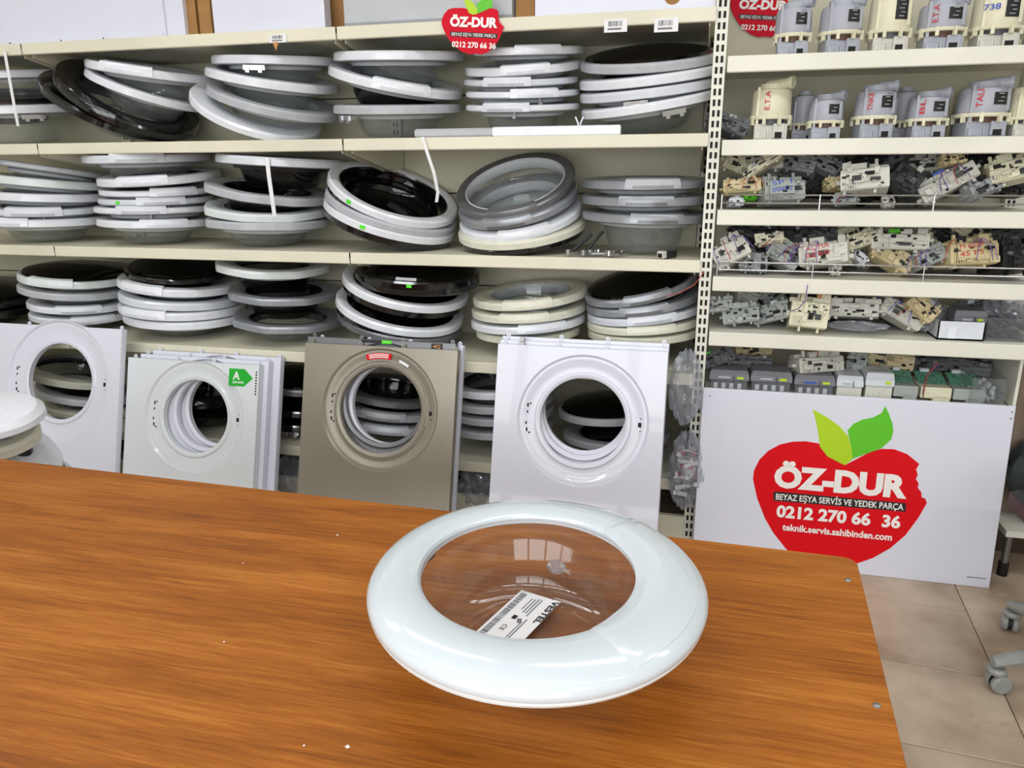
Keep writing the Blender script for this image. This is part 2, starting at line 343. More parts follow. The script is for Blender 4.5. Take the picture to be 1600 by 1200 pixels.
# ------------------------------------------------------------------ table
p1, p2, p3 = Vector((-1.54, 1.302, 0)), Vector((0.288, 1.259, 0)), Vector((0.255, 0.769, 0))
ex = (p2 - p1).normalized(); ey = (p2 - p3).normalized()
a = p2 - ex * 2.5; cpt = p2 - ey * 1.35; dpt = a - ey * 1.35
def rc(p, u, v, r, n=6): return [p - u * r - v * r + u * r * math.cos(k * PI / 2 / n) + v * r * math.sin(k * PI / 2 / n) for k in range(n + 1)]
poly = [dpt, cpt] + rc(p2, ex, ey, 0.022) + [a]
tb = thing('wooden_table', 'orange-brown wood laminate table in the foreground', 'table', T(-0.9, 0.6, 0)); TI = tb.matrix_world.inverted()
o = MB().prism(poly, 0.7255, 0.7488).build('tabletop', 'wood', tb); o.matrix_local = TI
o2 = MB().prism([q + (Vector((-0.9, 0.6, 0)) - q).normalized() * 0.0015 for q in poly], 0.7488, 0.75).build('laminate_surface', 'wood', tb); o2.matrix_local = TI
for (u, v) in ((0.12, 0.10), (2.3, 0.10), (0.12, 1.22), (2.3, 1.22)):
    q = p2 - ex * u - ey * v
    o = MB().cbox((q.x, q.y, 0.363), (0.06, 0.06, 0.725), 0.004).build('leg', 'wood', tb); o.matrix_local = TI
q = p2 - ex * 1.2 - ey * 0.10; o = MB().box((q.x, q.y, 0.55), (2.1, 0.02, 0.34), rz=math.atan2(ex.y, ex.x)).build('modesty_panel', 'wood', tb); o.matrix_local = TI
for (x, y) in ((1325, 905), (1370, 1101)):
    q = atZ(x, y, 0.7515)
    o = MB().lathe([(1e-5, 0.0022), (0.003, 0.002), (0.0052, 0.0004), (0.0055, -0.001)], 14, close=False).build('screw_head', 'steel', tb, True); o.matrix_local = TI @ T(q.x, q.y, 0.7502)
sp = MB()
for (x, y, r_) in ((527, 836, 3), (543, 1167, 4), (350, 1003, 2), (640, 1050, 2), (475, 1165, 2), (380, 880, 2), (1370, 1103, 0)):
    if r_:
        q = atZ(x, y, 0.75); sp.box((q.x, q.y, 0.7503), (0.0012 * r_, 0.001 * r_, 0.0004), rz=x)
o = sp.build('paint_speck', 'paper', tb); o.matrix_local = TI; o['kind'] = 'stuff'
# ------------------------------------------------------------------ washing machine doors
MESH = {}
def octa(a, r):
    k = 8; x = (a + PI / 8) % (2 * PI / k) - PI / k
    s = math.cos(PI / k) / math.cos(x); s = 0.35 + 0.65 * s if False else s
    t_ = max(0.0, min(1.0, (r - 0.7) / 0.25))
    return 1 + (0.5 * (s - 1) + 0.02) * t_
RINGP = {
 'std':  [(1.0, -0.075), (1.0, 0.03), (0.975, 0.07), (0.87, 0.085), (0.74, 0.06), (0.69, 0.02), (0.67, -0.06), (0.72, -0.095), (0.96, -0.095)],
 'thin': [(1.0, -0.035), (1.0, 0.02), (0.98, 0.045), (0.87, 0.055), (0.74, 0.035), (0.69, 0.01), (0.67, -0.04), (0.72, -0.06), (0.96, -0.06)],
 'wide': [(1.0, -0.075), (1.0, 0.02), (0.97, 0.06), (0.84, 0.08), (0.64, 0.065), (0.60, 0.03), (0.58, -0.05), (0.64, -0.095), (0.96, -0.095)],
 'slim': [(1.0, -0.05), (1.0, 0.03), (0.975, 0.055), (0.90, 0.06), (0.84, 0.04), (0.82, 0.0), (0.81, -0.05), (0.84, -0.07), (0.96, -0.07)],
}
for k_ in ('std', 'wide'): RINGP[k_] = [(r, z * 0.8) for (r, z) in RINGP[k_]]
def cached(key, fn):
    if key not in MESH: MESH[key] = fn()
    return MESH[key]
def bowl_prof(r, dep):
    o_ = [(r, -0.02), (r - 0.02, -0.12), (r - 0.06, -dep * 0.6), (r - 0.12, -dep + 0.05), (r - 0.19, -dep), (0.2, -dep), (1e-4, -dep)]
    i_ = [(1e-4, -dep + 0.022), (0.2, -dep + 0.022), (r - 0.20, -dep + 0.024), (r - 0.145, -dep + 0.06), (r - 0.085, -dep * 0.6), (r - 0.045, -0.12), (r - 0.025, -0.02)]
    return o_ + i_
def make_door(mtx, R, label, ring='white', style='std', inner=None, bowl='glass', dep=0.42, h=None, hm=None, shape=None, top=None, skirt=None, hinge=None, group=None, sticker=None):
    t = thing('washing_machine_door', label, 'appliance door', mtx @ Matrix.Scale(R, 4), group)
    prof = RINGP[style]; sc = octa if shape else None; ri = prof[6][0]
    link('ring', cached(('ring', style, ring, shape), lambda: MB().lathe(prof, 64, sc=sc).mesh('ring', M[ring], True)), t)
    im = inner or 'lgrey'
    link('inner_rim', cached(('inner', style, im), lambda: MB().lathe([(ri + 0.035, 0.035), (ri + 0.01, 0.04), (ri - 0.015, -0.06), (ri - 0.005, -0.13), (ri + 0.06, -0.14), (ri + 0.08, -0.09), (ri + 0.02, -0.05)], 56).mesh('inner_rim', M[im], True)), t)
    dd = round(dep, 2)
    link('glass_bowl', cached(('bowl', style, bowl, dd), lambda: MB().lathe(bowl_prof(ri, dd), 48, close=False).mesh('glass_bowl', M[bowl], True)), t)
    if top: link('cover_glass', cached(('top', top), lambda: MB().lathe([(0.93, 0.06), (0.90, 0.10), (0.7, 0.15), (0.4, 0.185), (1e-4, 0.20), (1e-4, 0.19), (0.4, 0.172), (0.7, 0.135), (0.90, 0.08)], 56, close=True).mesh('cover_glass', M[top], True)), t)
    if skirt: link('skirt', cached(('skirt', skirt), lambda: MB().lathe([(0.985, -0.06), (0.97, -0.15), (0.90, -0.19), (0.74, -0.20), (0.72, -0.10), (0.9, -0.07)], 56).mesh('skirt', M[skirt], True)), t)
    if h is not None:
        hmat = hm or ring; w_ = 0.42
        k_ = 1.0 if style == 'thin' else 1.0
        hp = [(1.018, -0.05), (1.02, 0.02), (0.985, 0.085), (0.90, 0.10), (0.90, 0.05), (0.97, 0.02), (0.97, -0.05)]
        o = link('handle', cached(('handle', hmat), lambda: MB().lathe(hp, 14, -PI / 2 - w_, -PI / 2 + w_, cap=True).mesh('handle', M[hmat], True)), t, Matrix.Rotation(math.radians(h), 4, 'Z'))
        g = link('finger_recess', cached(('recess', hmat), lambda: MB().lathe([(1.024, -0.045), (1.024, 0.0), (1.0, 0.0), (1.0, -0.045)], 12, -PI / 2 - w_ * .72, -PI / 2 + w_ * .72, cap=True).mesh('finger_recess', M[{'white': 'white2', 'lgrey': 'mgrey', 'silver': 'dsilver', 'white2': 'lgrey'}.get(hmat, hmat)])), o)
    if hinge is not None:
        o = link('hinge', cached(('hinge',), lambda: MB().box((0, -0.93, -0.12), (0.34, 0.10, 0.07)).box((-0.1, -0.98, -0.14), (0.06, 0.04, 0.10)).box((0.1, -0.98, -0.14), (0.06, 0.04, 0.10)).mesh('hinge', M['chrome'])), t, Matrix.Rotation(math.radians(hinge), 4, 'Z'))
    if style == 'thin' and h is not None: link('latch_hook', cached(('hook',), lambda: MB().box((0, -0.80, -0.11), (0.03, 0.05, 0.10)).box((0, -0.83, -0.15), (0.05, 0.08, 0.025)).mesh('latch_hook', M['lgrey'])), t, Matrix.Rotation(math.radians((h or 0) + 8), 4, 'Z'))
    if sticker is not None:
        a_ = -PI / 2 + math.radians(sticker)
        link('sticker', cached(('stk',), lambda: MB().box((0, -1.006, 0), (0.075, 0.012, 0.05)).mesh('sticker', M['neon'])), t, Matrix.Rotation(math.radians(sticker), 4, 'Z'))
    return t
def pose(x0, y0, x1, y1, e, Y):
    c = atY((x0 + x1) / 2, (y0 + y1) / 2, Y); v = (c - CAM).normalized()
    L = math.hypot(x1 - x0, y1 - y0); R = L / 2 / F * depth(c)
    a = -math.atan2(y1 - y0, x1 - x0)
    r_ = (RIGHT - v * RIGHT.dot(v)).normalized(); u_ = r_.cross(v).normalized()
    if u_.z < 0: u_ = -u_
    xr = r_ * math.cos(a) + u_ * math.sin(a); up = -r_ * math.sin(a) + u_ * math.cos(a)
    n = (-v) * e + up * math.sqrt(1 - e * e)
    return frame(c, xr, n.cross(xr), n), R, c
# stacks: shelf index, description, doors bottom -> top: (x0,y0,x1,y1,e, options)
W = dict
STACKS = [
 (1, 'upper', [
  [(-62, 171, 122, 166, .02, W(ring='white', hinge=10)), (-70, 152, 102, 150, .10, W(ring='black', inner='black', bowl='smoke')), (-66, 117, 106, 113, .0, W(ring='white2'))],
  [(84, 128, 276, 206, .30, W(ring='black', inner='black', style='std', dep=.3)), (107, 112, 298, 197, .36, W(ring='black', inner='dark', h=-30)), (148, 112, 316, 166, .14, W(ring='white', bowl='glass')), (146, 98, 334, 123, .05, W(ring='white', h=-25))],
  [(308, 154, 498, 208, .34, W(ring='white', style='wide', inner='white2', dep=.2)), (332, 138, 526, 178, .16, W(ring='lgrey')), (328, 110, 524, 137, .08, W(ring='white')), (336, 93, 526, 97, -.02, W(ring='white2', hinge=-20))],
  [(523, 170, 722, 168, .02, W(ring='lgrey', hinge=-55)), (517, 108, 722, 144, .10, W(ring='white', h=5, bowl='smoke')), (523, 88, 724, 88, -.02, W(ring='white'))],
  [(728, 168, 906, 165, .03, W(ring='white', style='thin', h=-18, hm='white2')), (728, 147, 906, 143, .03, W(ring='white', style='thin', h=12)), (725, 128, 904, 123, .04, W(ring='white2', style='thin', h=-15)), (727, 110, 908, 99, .06, W(ring='white', h=2)), (740, 81, 912, 77, .0, W(ring='white', h=10))],
  [(909, 177, 1117, 144, .06, W(ring='white', hinge=20)), (907, 152, 1116, 127, .05, W(ring='white2', hinge=-10)), (906, 131, 1120, 106, .06, W(ring='white', inner='black')), (907, 101, 1120, 86, .10, W(ring='lgrey', top='dome', inner='black', bowl='smoke'))],
 ]),
 (2, 'middle', [
  [(-16, 344, 163, 340, .07, W(ring='white', h=-40)), (-18, 326, 163, 321, .10, W(ring='white2', style='thin', h=-12)), (-14, 302, 163, 306, .06, W(ring='white')), (-14, 275, 162, 291, .04, W(ring='mint')), (4, 252, 160, 277, .0, W(ring='lgrey', style='thin'))],
  [(161, 346, 327, 344, .07, W(ring='white', h=8)), (157, 327, 328, 323, .05, W(ring='white', h=-14, style='thin', hm='white2')), (163, 314, 328, 309, .05, W(ring='white2', h=4, style='thin', sticker=-40)), (164, 300, 330, 294, .06, W(ring='white', h=16, style='thin')), (161, 283, 340, 269, .07, W(ring='white', h=-18, inner='black')), (139, 248, 322, 244, .02, W(ring='white2', h=-10))],
  [(326, 346, 512, 346, .08, W(ring='lgrey', shape='o')), (324, 324, 508, 327, .16, W(ring='mint', shape='o')), (325, 288, 514, 309, .14, W(ring='lgrey', shape='o', inner='black', bowl='smoke')), (343, 246, 538, 256, .02, W(ring='white2', bowl='smoke', inner='dark'))],
  [(511, 318, 710, 370, .26, W(ring='white', inner='black', skirt='black', bowl='smoke', style='slim', sticker=-20, dep=.3)), (513, 297, 712, 352, .28, W(ring='lgrey', inner='black', skirt='black', bowl='smoke', style='slim', dep=.36)), (517, 272, 714, 332, .36, W(ring='white', inner='black', skirt='black', bowl='smoke', style='slim', sticker=-35, dep=.40))],
  [(720, 386, 912, 362, .26, W(ring='black', inner='black', style='thin', dep=.25)), (716, 366, 914, 342, .26, W(ring='cream', style='std', dep=.3)), (718, 353, 908, 318, .32, W(ring='white', h=0, inner='white2', dep=.36)), (716, 334, 902, 290, .34, W(ring='silver', h=-16, dep=.4)), (713, 313, 897, 264, .44, W(ring='dsilver', h=-10, inner='white', dep=.42, style='slim'))],
  [(910, 333, 1104, 338, .08, W(ring='silver', h=12)), (909, 309, 1104, 309, .07, W(ring='silver', h=2)), (909, 285, 1104, 284, .05, W(ring='silver', h=8, hm='lgrey'))],
 ]),
 (3, 'lower', [
  [(-110, 480, 62, 470, .20, W(ring='black', inner='black', bowl='smoke')), (-112, 462, 58, 452, .24, W(ring='black', inner='black', bowl='smoke', top='dome'))],
  [(57, 492, 204, 483, .14, W(ring='white', h=10, dep=.3)), (54, 474, 204, 467, .16, W(ring='white', h=-5, hm='white2')), (41, 448, 202, 448, .12, W(ring='lgrey')), (41, 430, 204, 428, .18, W(ring='mint', top='dome', h=-30))],
  [(202, 494, 380, 488, .13, W(ring='white')), (195, 478, 378, 474, .12, W(ring='white', h=-40, inner='black')), (195, 460, 374, 462, .12, W(ring='white2', inner='black')), (193, 438, 370, 442, .10, W(ring='white', h=-40)), (203, 422, 356, 421, .24, W(ring='black', inner='black', bowl='smoke', top='dome', style='thin'))],
  [(367, 498, 534, 497, .22, W(ring='silver', shape='o', inner='black')), (360, 456, 528, 455, .20, W(ring='silver', shape='o', inner='black', bowl='smoke')), (341, 412, 515, 413, .06, W(ring='mint', shape='o', bowl='smoke'))],
  [(530, 484, 722, 512, .34, W(ring='dsilver', inner='black', bowl='smoke', style='slim', dep=.2)), (528, 462, 724, 498, .36, W(ring='white', inner='black', style='slim', skirt='black', bowl='smoke', dep=.25)), (538, 428, 732, 462, .34, W(ring='white', inner='black', style='slim', skirt='black', bowl='smoke', dep=.4)), (556, 424, 752, 428, .10, W(ring='black', inner='black', skirt='black', bowl='smoke', top='dome', sticker=-8))],
  [(744, 518, 906, 512, .16, W(ring='cream', dep=.3)), (736, 503, 914, 492, .14, W(ring='white', h=14, dep=.3)), (737, 486, 916, 474, .12, W(ring='cream', h=-6)), (739, 468, 918, 450, .12, W(ring='cream', h=-4))],
  [(919, 517, 1091, 514, .18, W(ring='cream', dep=.3)), (918, 504, 1093, 496, .18, W(ring='cream', h=8, dep=.3)), (918, 492, 1094, 476, .20, W(ring='white2', h=8, dep=.3)), (916, 478, 1092, 456, .22, W(ring='silver', h=0, sticker=-12)), (913, 462, 1084, 428, .28, W(ring='silver', h=6, top='dome', bowl='smoke'))],
 ]),
 (4, 'lowest', [
  [(82, 640, 232, 634, .26, W(ring='cream', dep=.3)), (66, 604, 214, 612, .30, W(ring='white', inner='lgrey', dep=.3)), (38, 566, 204, 584, .32, W(ring='cream', bowl='smoke', dep=.4))],
  [(216, 640, 392, 640, .22, W(ring='black', inner='black', dep=.3)), (222, 612, 394, 606, .28, W(ring='black', inner='black', bowl='smoke', h=0))],
  [(398, 655, 540, 660, .22, W(ring='black', inner='black', bowl='smoke', hinge=-10, dep=.3)), (396, 625, 544, 630, .22, W(ring='black', inner='black', bowl='smoke')), (396, 592, 546, 596, .22, W(ring='dsilver', inner='black', bowl='smoke', top='dome'))],
  [(530, 646, 694, 658, .22, W(ring='white2', h=-5, dep=.3)), (530, 624, 694, 638, .22, W(ring='lgrey', h=-8)), (530, 600, 694, 618, .26, W(ring='dsilver', inner='black', bowl='smoke'))],
  [(700, 662, 866, 656, .20, W(ring='lgrey', dep=.25)), (698, 640, 866, 634, .20, W(ring='lgrey')), (698, 622, 866, 614, .20, W(ring='lgrey', inner='black')), (698, 600, 866, 590, .22, W(ring='white', inner='black'))],
  [(880, 676, 1046, 678, .26, W(ring='lgrey', inner='black', bowl='smoke', dep=.2)), (872, 640, 1040, 634, .26, W(ring='lgrey', inner='black', bowl='smoke', top='dome', dep=.3))],
 ]),
]
CN = dict(white='white', white2='white', mint='pale mint-white', cream='cream', lgrey='light grey', silver='silver', dsilver='dark silver', black='gloss black')
for (si, sname, stacks) in STACKS:
    for k, st in enumerate(stacks):
        for j, (x0, y0, x1, y1, e, o) in enumerate(st):
            o = dict(o)
            e = max(e, {3: .20, 4: .27}.get(si, e))
            m_, R, c = pose(x0, y0, x1, y1, e, D + 0.252)
            pos = len(st) - j
            look = CN[o.get('ring', 'white')] + (' octagonal' if o.get('shape') else '')
            place = 'top' if pos == 1 else ('bottom' if j == 0 else ORD[pos] + ' from top')
            lb = '%s washer door, %s of the %s stack from left, %s shelf' % (look, place, ORD[k + 1], sname)
            if j == 0 and 'dep' not in o:
                o['dep'] = max(0.28, min(0.62, (c.z - SZ[si]) / R))
            nz = m_.col[2].z; sn = math.sqrt(max(0, 1 - nz * nz)); rin = RINGP[o.get('style', 'std')][6][0]
            mxd = (c.z - SZ[si] - 0.003 - (rin - 0.15) * R * sn) / (R * max(nz, .3))       # keep the bowl above its shelf
            o['dep'] = max(0.14, min(o.get('dep', 0.42), mxd))
            low = c.z - R * sn - 0.09 * R * nz - (0.04 * R if o.get('skirt') else 0)
            if low < SZ[si] + 0.002: m_ = T(0, 0, min(0.022, SZ[si] + 0.002 - low)) @ m_
            make_door(m_, R, lb, group='washing machine doors stacked on the shelves', **o)
# ------------------------------------------------------------------ main door on the table
mR = 0.224; mc = Vector((-0.186, 0.883, 0.870))
md = thing('washing_machine_door', 'large white washer door with clear glass bowl on the wooden table', 'appliance door', T(mc))
vx = RIGHT.copy(); vx.z = 0; vx.normalize(); vy = Vector((-vx.y, vx.x, 0)); RM = Matrix((vx, vy, Vector((0, 0, 1)))).transposed().to_4x4() @ Matrix.Rotation(math.radians(2.6), 4, 'X')
hx = -0.010; hy = 0.002; ri = 0.146
def ring_off(prof, n=128):       # prof (t, z): t=0 hole edge, t=1 outer edge; the hole is off centre
    vs = []; fs = []; m = len(prof)
    for i in range(n):
        a_ = 2 * PI * i / n; ca, sa = math.cos(a_), math.sin(a_)
        for (tt, z) in prof:
            px_ = (hx + ri * ca) * (1 - tt) + mR * ca * tt; py_ = (hy + ri * sa) * (1 - tt) + mR * sa * tt
            vs.append((px_, py_, z))
    for i in range(n):
        j = (i + 1) % n
        for q in range(m): fs.append((i * m + q, j * m + q, j * m + (q + 1) % m, i * m + (q + 1) % m))
    return MB().add(vs, fs)
ring_off([(0.0, -0.005), (0.0, -0.001), (0.02, 0.002), (0.10, 0.0050), (0.35, 0.0065), (0.6, 0.0045), (0.8, -0.0005), (0.93, -0.007), (0.988, -0.013), (1.0, -0.018), (0.985, -0.022), (0.5, -0.022), (0.3, -0.010)]).build('front_ring', M['gloss'], md, True, RM)
ring_off([(0.55, -0.021), (0.965, -0.021), (0.975, -0.026), (0.95, -0.030), (0.80, -0.034), (0.58, -0.034)]).build('back_ring', M['mint'], md, True, RM)
hv = []; hf = []; nA, nT = 40, 9       # raised handle flap with a curved edge
for i in range(nA + 1):
    a_ = math.radians(-62 + 104 * i / nA); ca, sa = math.cos(a_), math.sin(a_)
    edge = min(i, nA - i) / nA
    for j in range(nT + 1):
        tt = -0.06 * min(1, edge * 6) + 0.90 * j / nT
        zt = np.interp(tt, [-0.1, 0, .02, .10, .35, .6, .8, .92], [0.001, 0.0020, .0040, .0066, .0080, .0058, .0006, -.0058]) - (0.0012 if edge == 0 else 0)
        hv.append(((hx + ri * ca) * (1 - tt) + mR * ca * tt, (hy + ri * sa) * (1 - tt) + mR * sa * tt, zt))
for i in range(nA):
    for j in range(nT):
        q = i * (nT + 1) + j; hf.append((q, q + nT + 1, q + nT + 2, q + 1))
n0 = len(hv); hv += [(x, y, z - 0.006) for (x, y, z) in hv]; hf += [tuple(n0 + k for k in reversed(f)) for f in hf[:]]
bd = [i * (nT + 1) for i in range(nA + 1)] + [nA * (nT + 1) + j for j in range(1, nT + 1)] + [i * (nT + 1) + nT for i in range(nA - 1, -1, -1)] + [j for j in range(nT - 1, 0, -1)]
for q in range(len(bd)): u, v = bd[q], bd[(q + 1) % len(bd)]; hf.append((u, v, n0 + v, n0 + u))
MB().add(hv, hf).build('handle', 'gloss', md, True, RM)
bz = 0.7575 - mc.z
bo = [(0.1455, -0.002), (0.149, -0.010), (0.147, -0.024), (0.141, -0.040), (0.134, -0.058), (0.128, -0.070), (0.122, bz + 0.016), (0.113, bz + 0.006), (0.098, bz), (0.05, bz), (1e-4, bz)]
bi = [(1e-4, bz + 0.005), (0.05, bz + 0.005), (0.097, bz + 0.005), (0.109, bz + 0.010), (0.117, bz + 0.018), (0.123, -0.068), (0.129, -0.056), (0.136, -0.039), (0.142, -0.023), (0.144, -0.010), (0.1435, -0.002)]
MB().lathe(bo + bi, 96, close=True).build('glass_bowl', 'mglass', md, True, RM @ T(hx, hy, 0))
MB().lathe([(0.1475, -0.001), (0.1445, -0.001), (0.143, -0.007), (0.146, -0.007)], 96).build('gasket', 'lgrey', md, True, RM @ T(hx, hy, 0))
hk = MB().cbox((0.2, -0.0, -0.04), (0.03, 0.05, 0.02), 0.003).build('hinge', 'steel', md, False, RM @ Matrix.Rotation(math.radians(150), 4, 'Z'))
# rating label lying in the bowl
zl = 0.770; qa, qb, qd = atZ(815, 922, zl), atZ(876, 941, zl), atZ(757, 995, zl)
ux = (qb - qa); lw = ux.length; ux.normalize(); uy = Vector((-ux.y, ux.x, 0)); ll = abs((qd - qa).dot(uy)) * 1.25
LM = frame(qa, ux, uy, Vector((0, 0, 1)))
lt = thing('rating_label', 'white printed rating label with barcode inside the glass bowl', 'label', LM)
MB().box((lw / 2, -ll / 2, 0), (lw, ll, 0.0006)).build('sheet', 'paper', lt)
bc = MB(); y = -0.008; r2 = random.Random(3)
while y > -ll * 0.80:
    hgt = r2.choice([0.0012, 0.002, 0.003]); bc.box((lw * 0.14, y, 0.0004), (lw * 0.15, hgt, 0.0004)); y -= hgt + r2.choice([0.001, 0.0016])
bc.build('barcode', 'greyink', lt)
Rm = Matrix.Rotation(-PI / 2, 4, 'Z')
text('VESTEL', 'brand_print', 'ink', T(lw * 0.86, -0.003, 0.0005) @ Rm, ll * 0.40, lw * 0.15, lt, 0.025)
text('WASHING MACHINE DOOR', 'small_print', 'greyink', T(lw * 0.76, -0.004, 0.0005) @ Rm, ll * 0.3, lw * 0.035, lt) if False else None
for k, (u, v, wd, hg) in enumerate(((.62, .06, .30, .03), (.55, .06, .26, .03), (.48, .08, .24, .03), (.70, .40, .45, .03), (.64, .46, .5, .025), (.40, .08, .2, .025))):
    MB().box((lw * u, -ll * (v + wd / 2), 0.0004), (lw * hg, ll * wd, 0.0003)).build('print_line', 'greyink', lt)
text('CE', 'ce_mark', 'ink', T(lw * 0.36, -ll * 0.56, 0.0005) @ Rm, ll * 0.09, lw * 0.11, lt)
MB().cbox((lw * .42, -ll * .42, 0.0005), (lw * .1, ll * .06, 0.0004), .0001).build('print_mark', 'ink', lt)
MB().box((lw * .58, -ll * .45, 0.0005), (lw * .1, ll * .07, 0.0003), rz=.5).build('print_mark', 'greyink', lt)
def crumple(label, c, sx, sy, sz, seed, name='plastic_bag', cat='plastic', m='film', n=14, rot=None):
    r_ = random.Random(seed); vs = []; fs = []
    for i in range(n):
        th = PI * (i + 0.5) / n
        for j in range(2 * n):
            ph = PI * j / n; k = 0.72 + 0.36 * r_.random()
            vs.append((sx * k * math.sin(th) * math.cos(ph), sy * k * math.sin(th) * math.sin(ph), sz * k * math.cos(th)))
    for i in range(n - 1):
        for j in range(2 * n):
            q = (j + 1) % (2 * n); fs.append((i * 2 * n + j, i * 2 * n + q, (i + 1) * 2 * n + q, (i + 1) * 2 * n + j))
    fs.append(tuple(range(2 * n))); fs.append(tuple((n - 1) * 2 * n + k for k in range(2 * n)))
    o = MB().add(vs, fs).build(name, m); o.matrix_world = T(c) @ (rot or Matrix.Identity(4)); return tag(o, label, cat)
q = mc + vx * 0.035 + vy * 0.122; crumple('small clear crumpled plastic scrap on the back wall of glass bowl', (q.x, q.y, 0.808), 0.017, 0.008, 0.012, 3, 'plastic_scrap', n=6)
# ------------------------------------------------------------------ washing machine front panels
def panel(label, tl, tr, hole, rh, re, Yt, m, lean=15.0, zoff=0.0, depthb=0.028, holes=True, name='washer_front', bump=False, lift=0.0, shift=0.0, clips=True, group='washing machine front panels'):
    A = atY(tl[0], tl[1], Yt); B = atY(tr[0], tr[1], Yt); zt = (A.z + B.z) / 2
    la = math.radians(lean); X_ = Vector((1, 0, 0)); U = Vector((0, math.sin(la), math.cos(la))); N = Vector((0, -math.cos(la), math.sin(la)))
    p0 = Vector((A.x, Yt, zt)); hc = onplane(hole[0], hole[1], p0, N)
    Wd = B.x - A.x; Lh = zt / math.cos(la)
    org = p0 - U * Lh - N * zoff + U * lift + X_ * shift
    hx_, hy_ = (hc - p0).dot(X_), (hc - p0).dot(U) + Lh
    t = thing(name, label, 'appliance panel', frame(org, X_, U, N), group)
    n = 96; angs = sorted(set([2 * PI * i / n for i in range(n)] + [math.atan2(yy - hy_, xx - hx_) % (2 * PI) for xx in (0, Wd) for yy in (0.0, Lh)]))
    prof = [(rh, -0.034), (rh, -0.012), (rh + 0.006, -0.008), (rh + 0.016, -0.008), (rh + 0.022, -0.013), (re - 0.030, -0.013), (re - 0.020, -0.008), (re - 0.008, -0.008), (re, 0.0)]
    vs = []; fs = []; mm = len(prof) + 3
    for a_ in angs:
        ca, sa = math.cos(a_), math.sin(a_)
        d = min([v for v in ((Wd - hx_) / ca if ca > 1e-9 else 9, -hx_ / ca if ca < -1e-9 else 9, (Lh - hy_) / sa if sa > 1e-9 else 9, -hy_ / sa if sa < -1e-9 else 9) if v > 0])
        if d < re + 0.004: d = re + 0.004 if bump else d
        for (r_, z_) in prof:
            rr = min(r_, d - 0.003); vs.append((hx_ + rr * ca, hy_ + rr * sa, z_))
        vs += [(hx_ + (d - 0.002) * ca, hy_ + (d - 0.002) * sa, 0), (hx_ + d * ca, hy_ + d * sa, -0.003), (hx_ + d * ca, hy_ + d * sa, -depthb)]
    na = len(angs)
    for i in range(na):
        j = (i + 1) % na
        for q in range(mm - 1): fs.append((i * mm + q, j * mm + q, j * mm + q + 1, i * mm + q + 1))
    MB().add(vs, fs).build('sheet', m, t, True)
    if clips:
        for k, u in enumerate((0.02, 0.36 * Wd, 0.64 * Wd, Wd - 0.02)):
            MB().lathe([(0.003, -0.004), (0.008, -0.004), (0.008, 0), (0.003, 0)], 12, mtx=T(u, Lh + 0.006, -0.02)).build('mounting_tab', m, t)
    if holes:
        for (dx_, dy_, w_, h_) in ((re - 0.03, 0.0, 0.018, 0.016), (re - 0.03, 0.022, 0.004, 0.004), (re - 0.03, -0.022, 0.004, 0.004),
                                   (-re + 0.035, 0.045, 0.006, 0.014), (-re + 0.035, 0.02, 0.005, 0.008), (-re + 0.032, -0.02, 0.005, 0.01), (-re + 0.035, -0.045, 0.006, 0.014), (-re + 0.045, 0.05, 0.005, 0.006), (-re + 0.045, -0.055, 0.008, 0.005)):
            MB().box((hx_ + dx_, hy_ + dy_, -0.0125), (w_, h_, 0.002)).build('mounting_slot', 'slot', t)
    return t, Wd, Lh, hx_, hy_
YT = 2.60
# right white stack (three), champagne stack (three), second white stack (three), far left single
for k in (2, 1):
    panel('white front panel, %s behind the foremost in the rightmost panel stack' % ('directly' if k == 1 else 'second'), (778, 543), (1045, 543), (909, 655), 0.150, 0.232, YT, 'panelw', zoff=0.030 * k, lift=0.016 * k, holes=False)
t, Wd, Lh, hx_, hy_ = panel('plain white front panel with round opening, foremost of the rightmost stack', (778, 543), (1045, 543), (909, 658), 0.153, 0.236, YT, 'panelw')
MB().lathe([(1e-4, .004), (.03, .004), (.038, .001), (.04, -.001)], 28, close=False, mtx=T(Wd - .055, Lh - .68, 0)).build('filter_cap', 'steel', t, True)
for dy_ in (0.004, 0.02): MB().cyl((.085, Lh + dy_, -.03), (.085, Lh + dy_, -.012), 0.010, n=14).build('bolt', 'steel', t, True)
panel('white front panel behind the champagne one, hindmost of that stack', (480, 534), (716, 547), (594, 641), 0.150, 0.225, YT, 'panelw', zoff=0.062, lift=0.02, holes=False)
tt, w2, l2, _, _ = panel('dark grey front panel with top stickers, directly behind the champagne panel', (474, 536), (708, 546), (592, 640), 0.158, 0.230, YT, 'dsilver', zoff=0.031, lift=0.026, holes=False)
MB().box((.28, l2 - .008, .0), (.10, .012, .001)).build('sticker', 'ink', tt); MB().box((.335, l2 - .008, .001), (.04, .012, .001)).build('sticker', 'neon', tt)
MB().box((w2 - .075, l2 - .014, .001), (.045, .02, .001)).build('sticker', 'ink', tt); text('4Q', 'sticker_print', 'orange', T(w2 - .09, l2 - .021, .0016), .03, .013, tt, .02)
t, Wd, Lh, hx_, hy_ = panel('champagne metallic front panel with red sticker above its round opening', (477, 538), (716, 544), (592, 641), 0.166, 0.236, YT, 'gold')
MB().lathe([(.196, -.006), (.196, -.004), (.218, -.004), (.218, -.006)], 14, math.radians(80), math.radians(108), mtx=T(hx_, hy_, 0), cap=True).build('warning_sticker', 'red', t)
MB().lathe([(.198, -.006), (.198, -.004), (.208, -.004), (.208, -.006)], 8, math.radians(58), math.radians(70), mtx=T(hx_, hy_, 0), cap=True).build('barcode_sticker', 'paper', t)
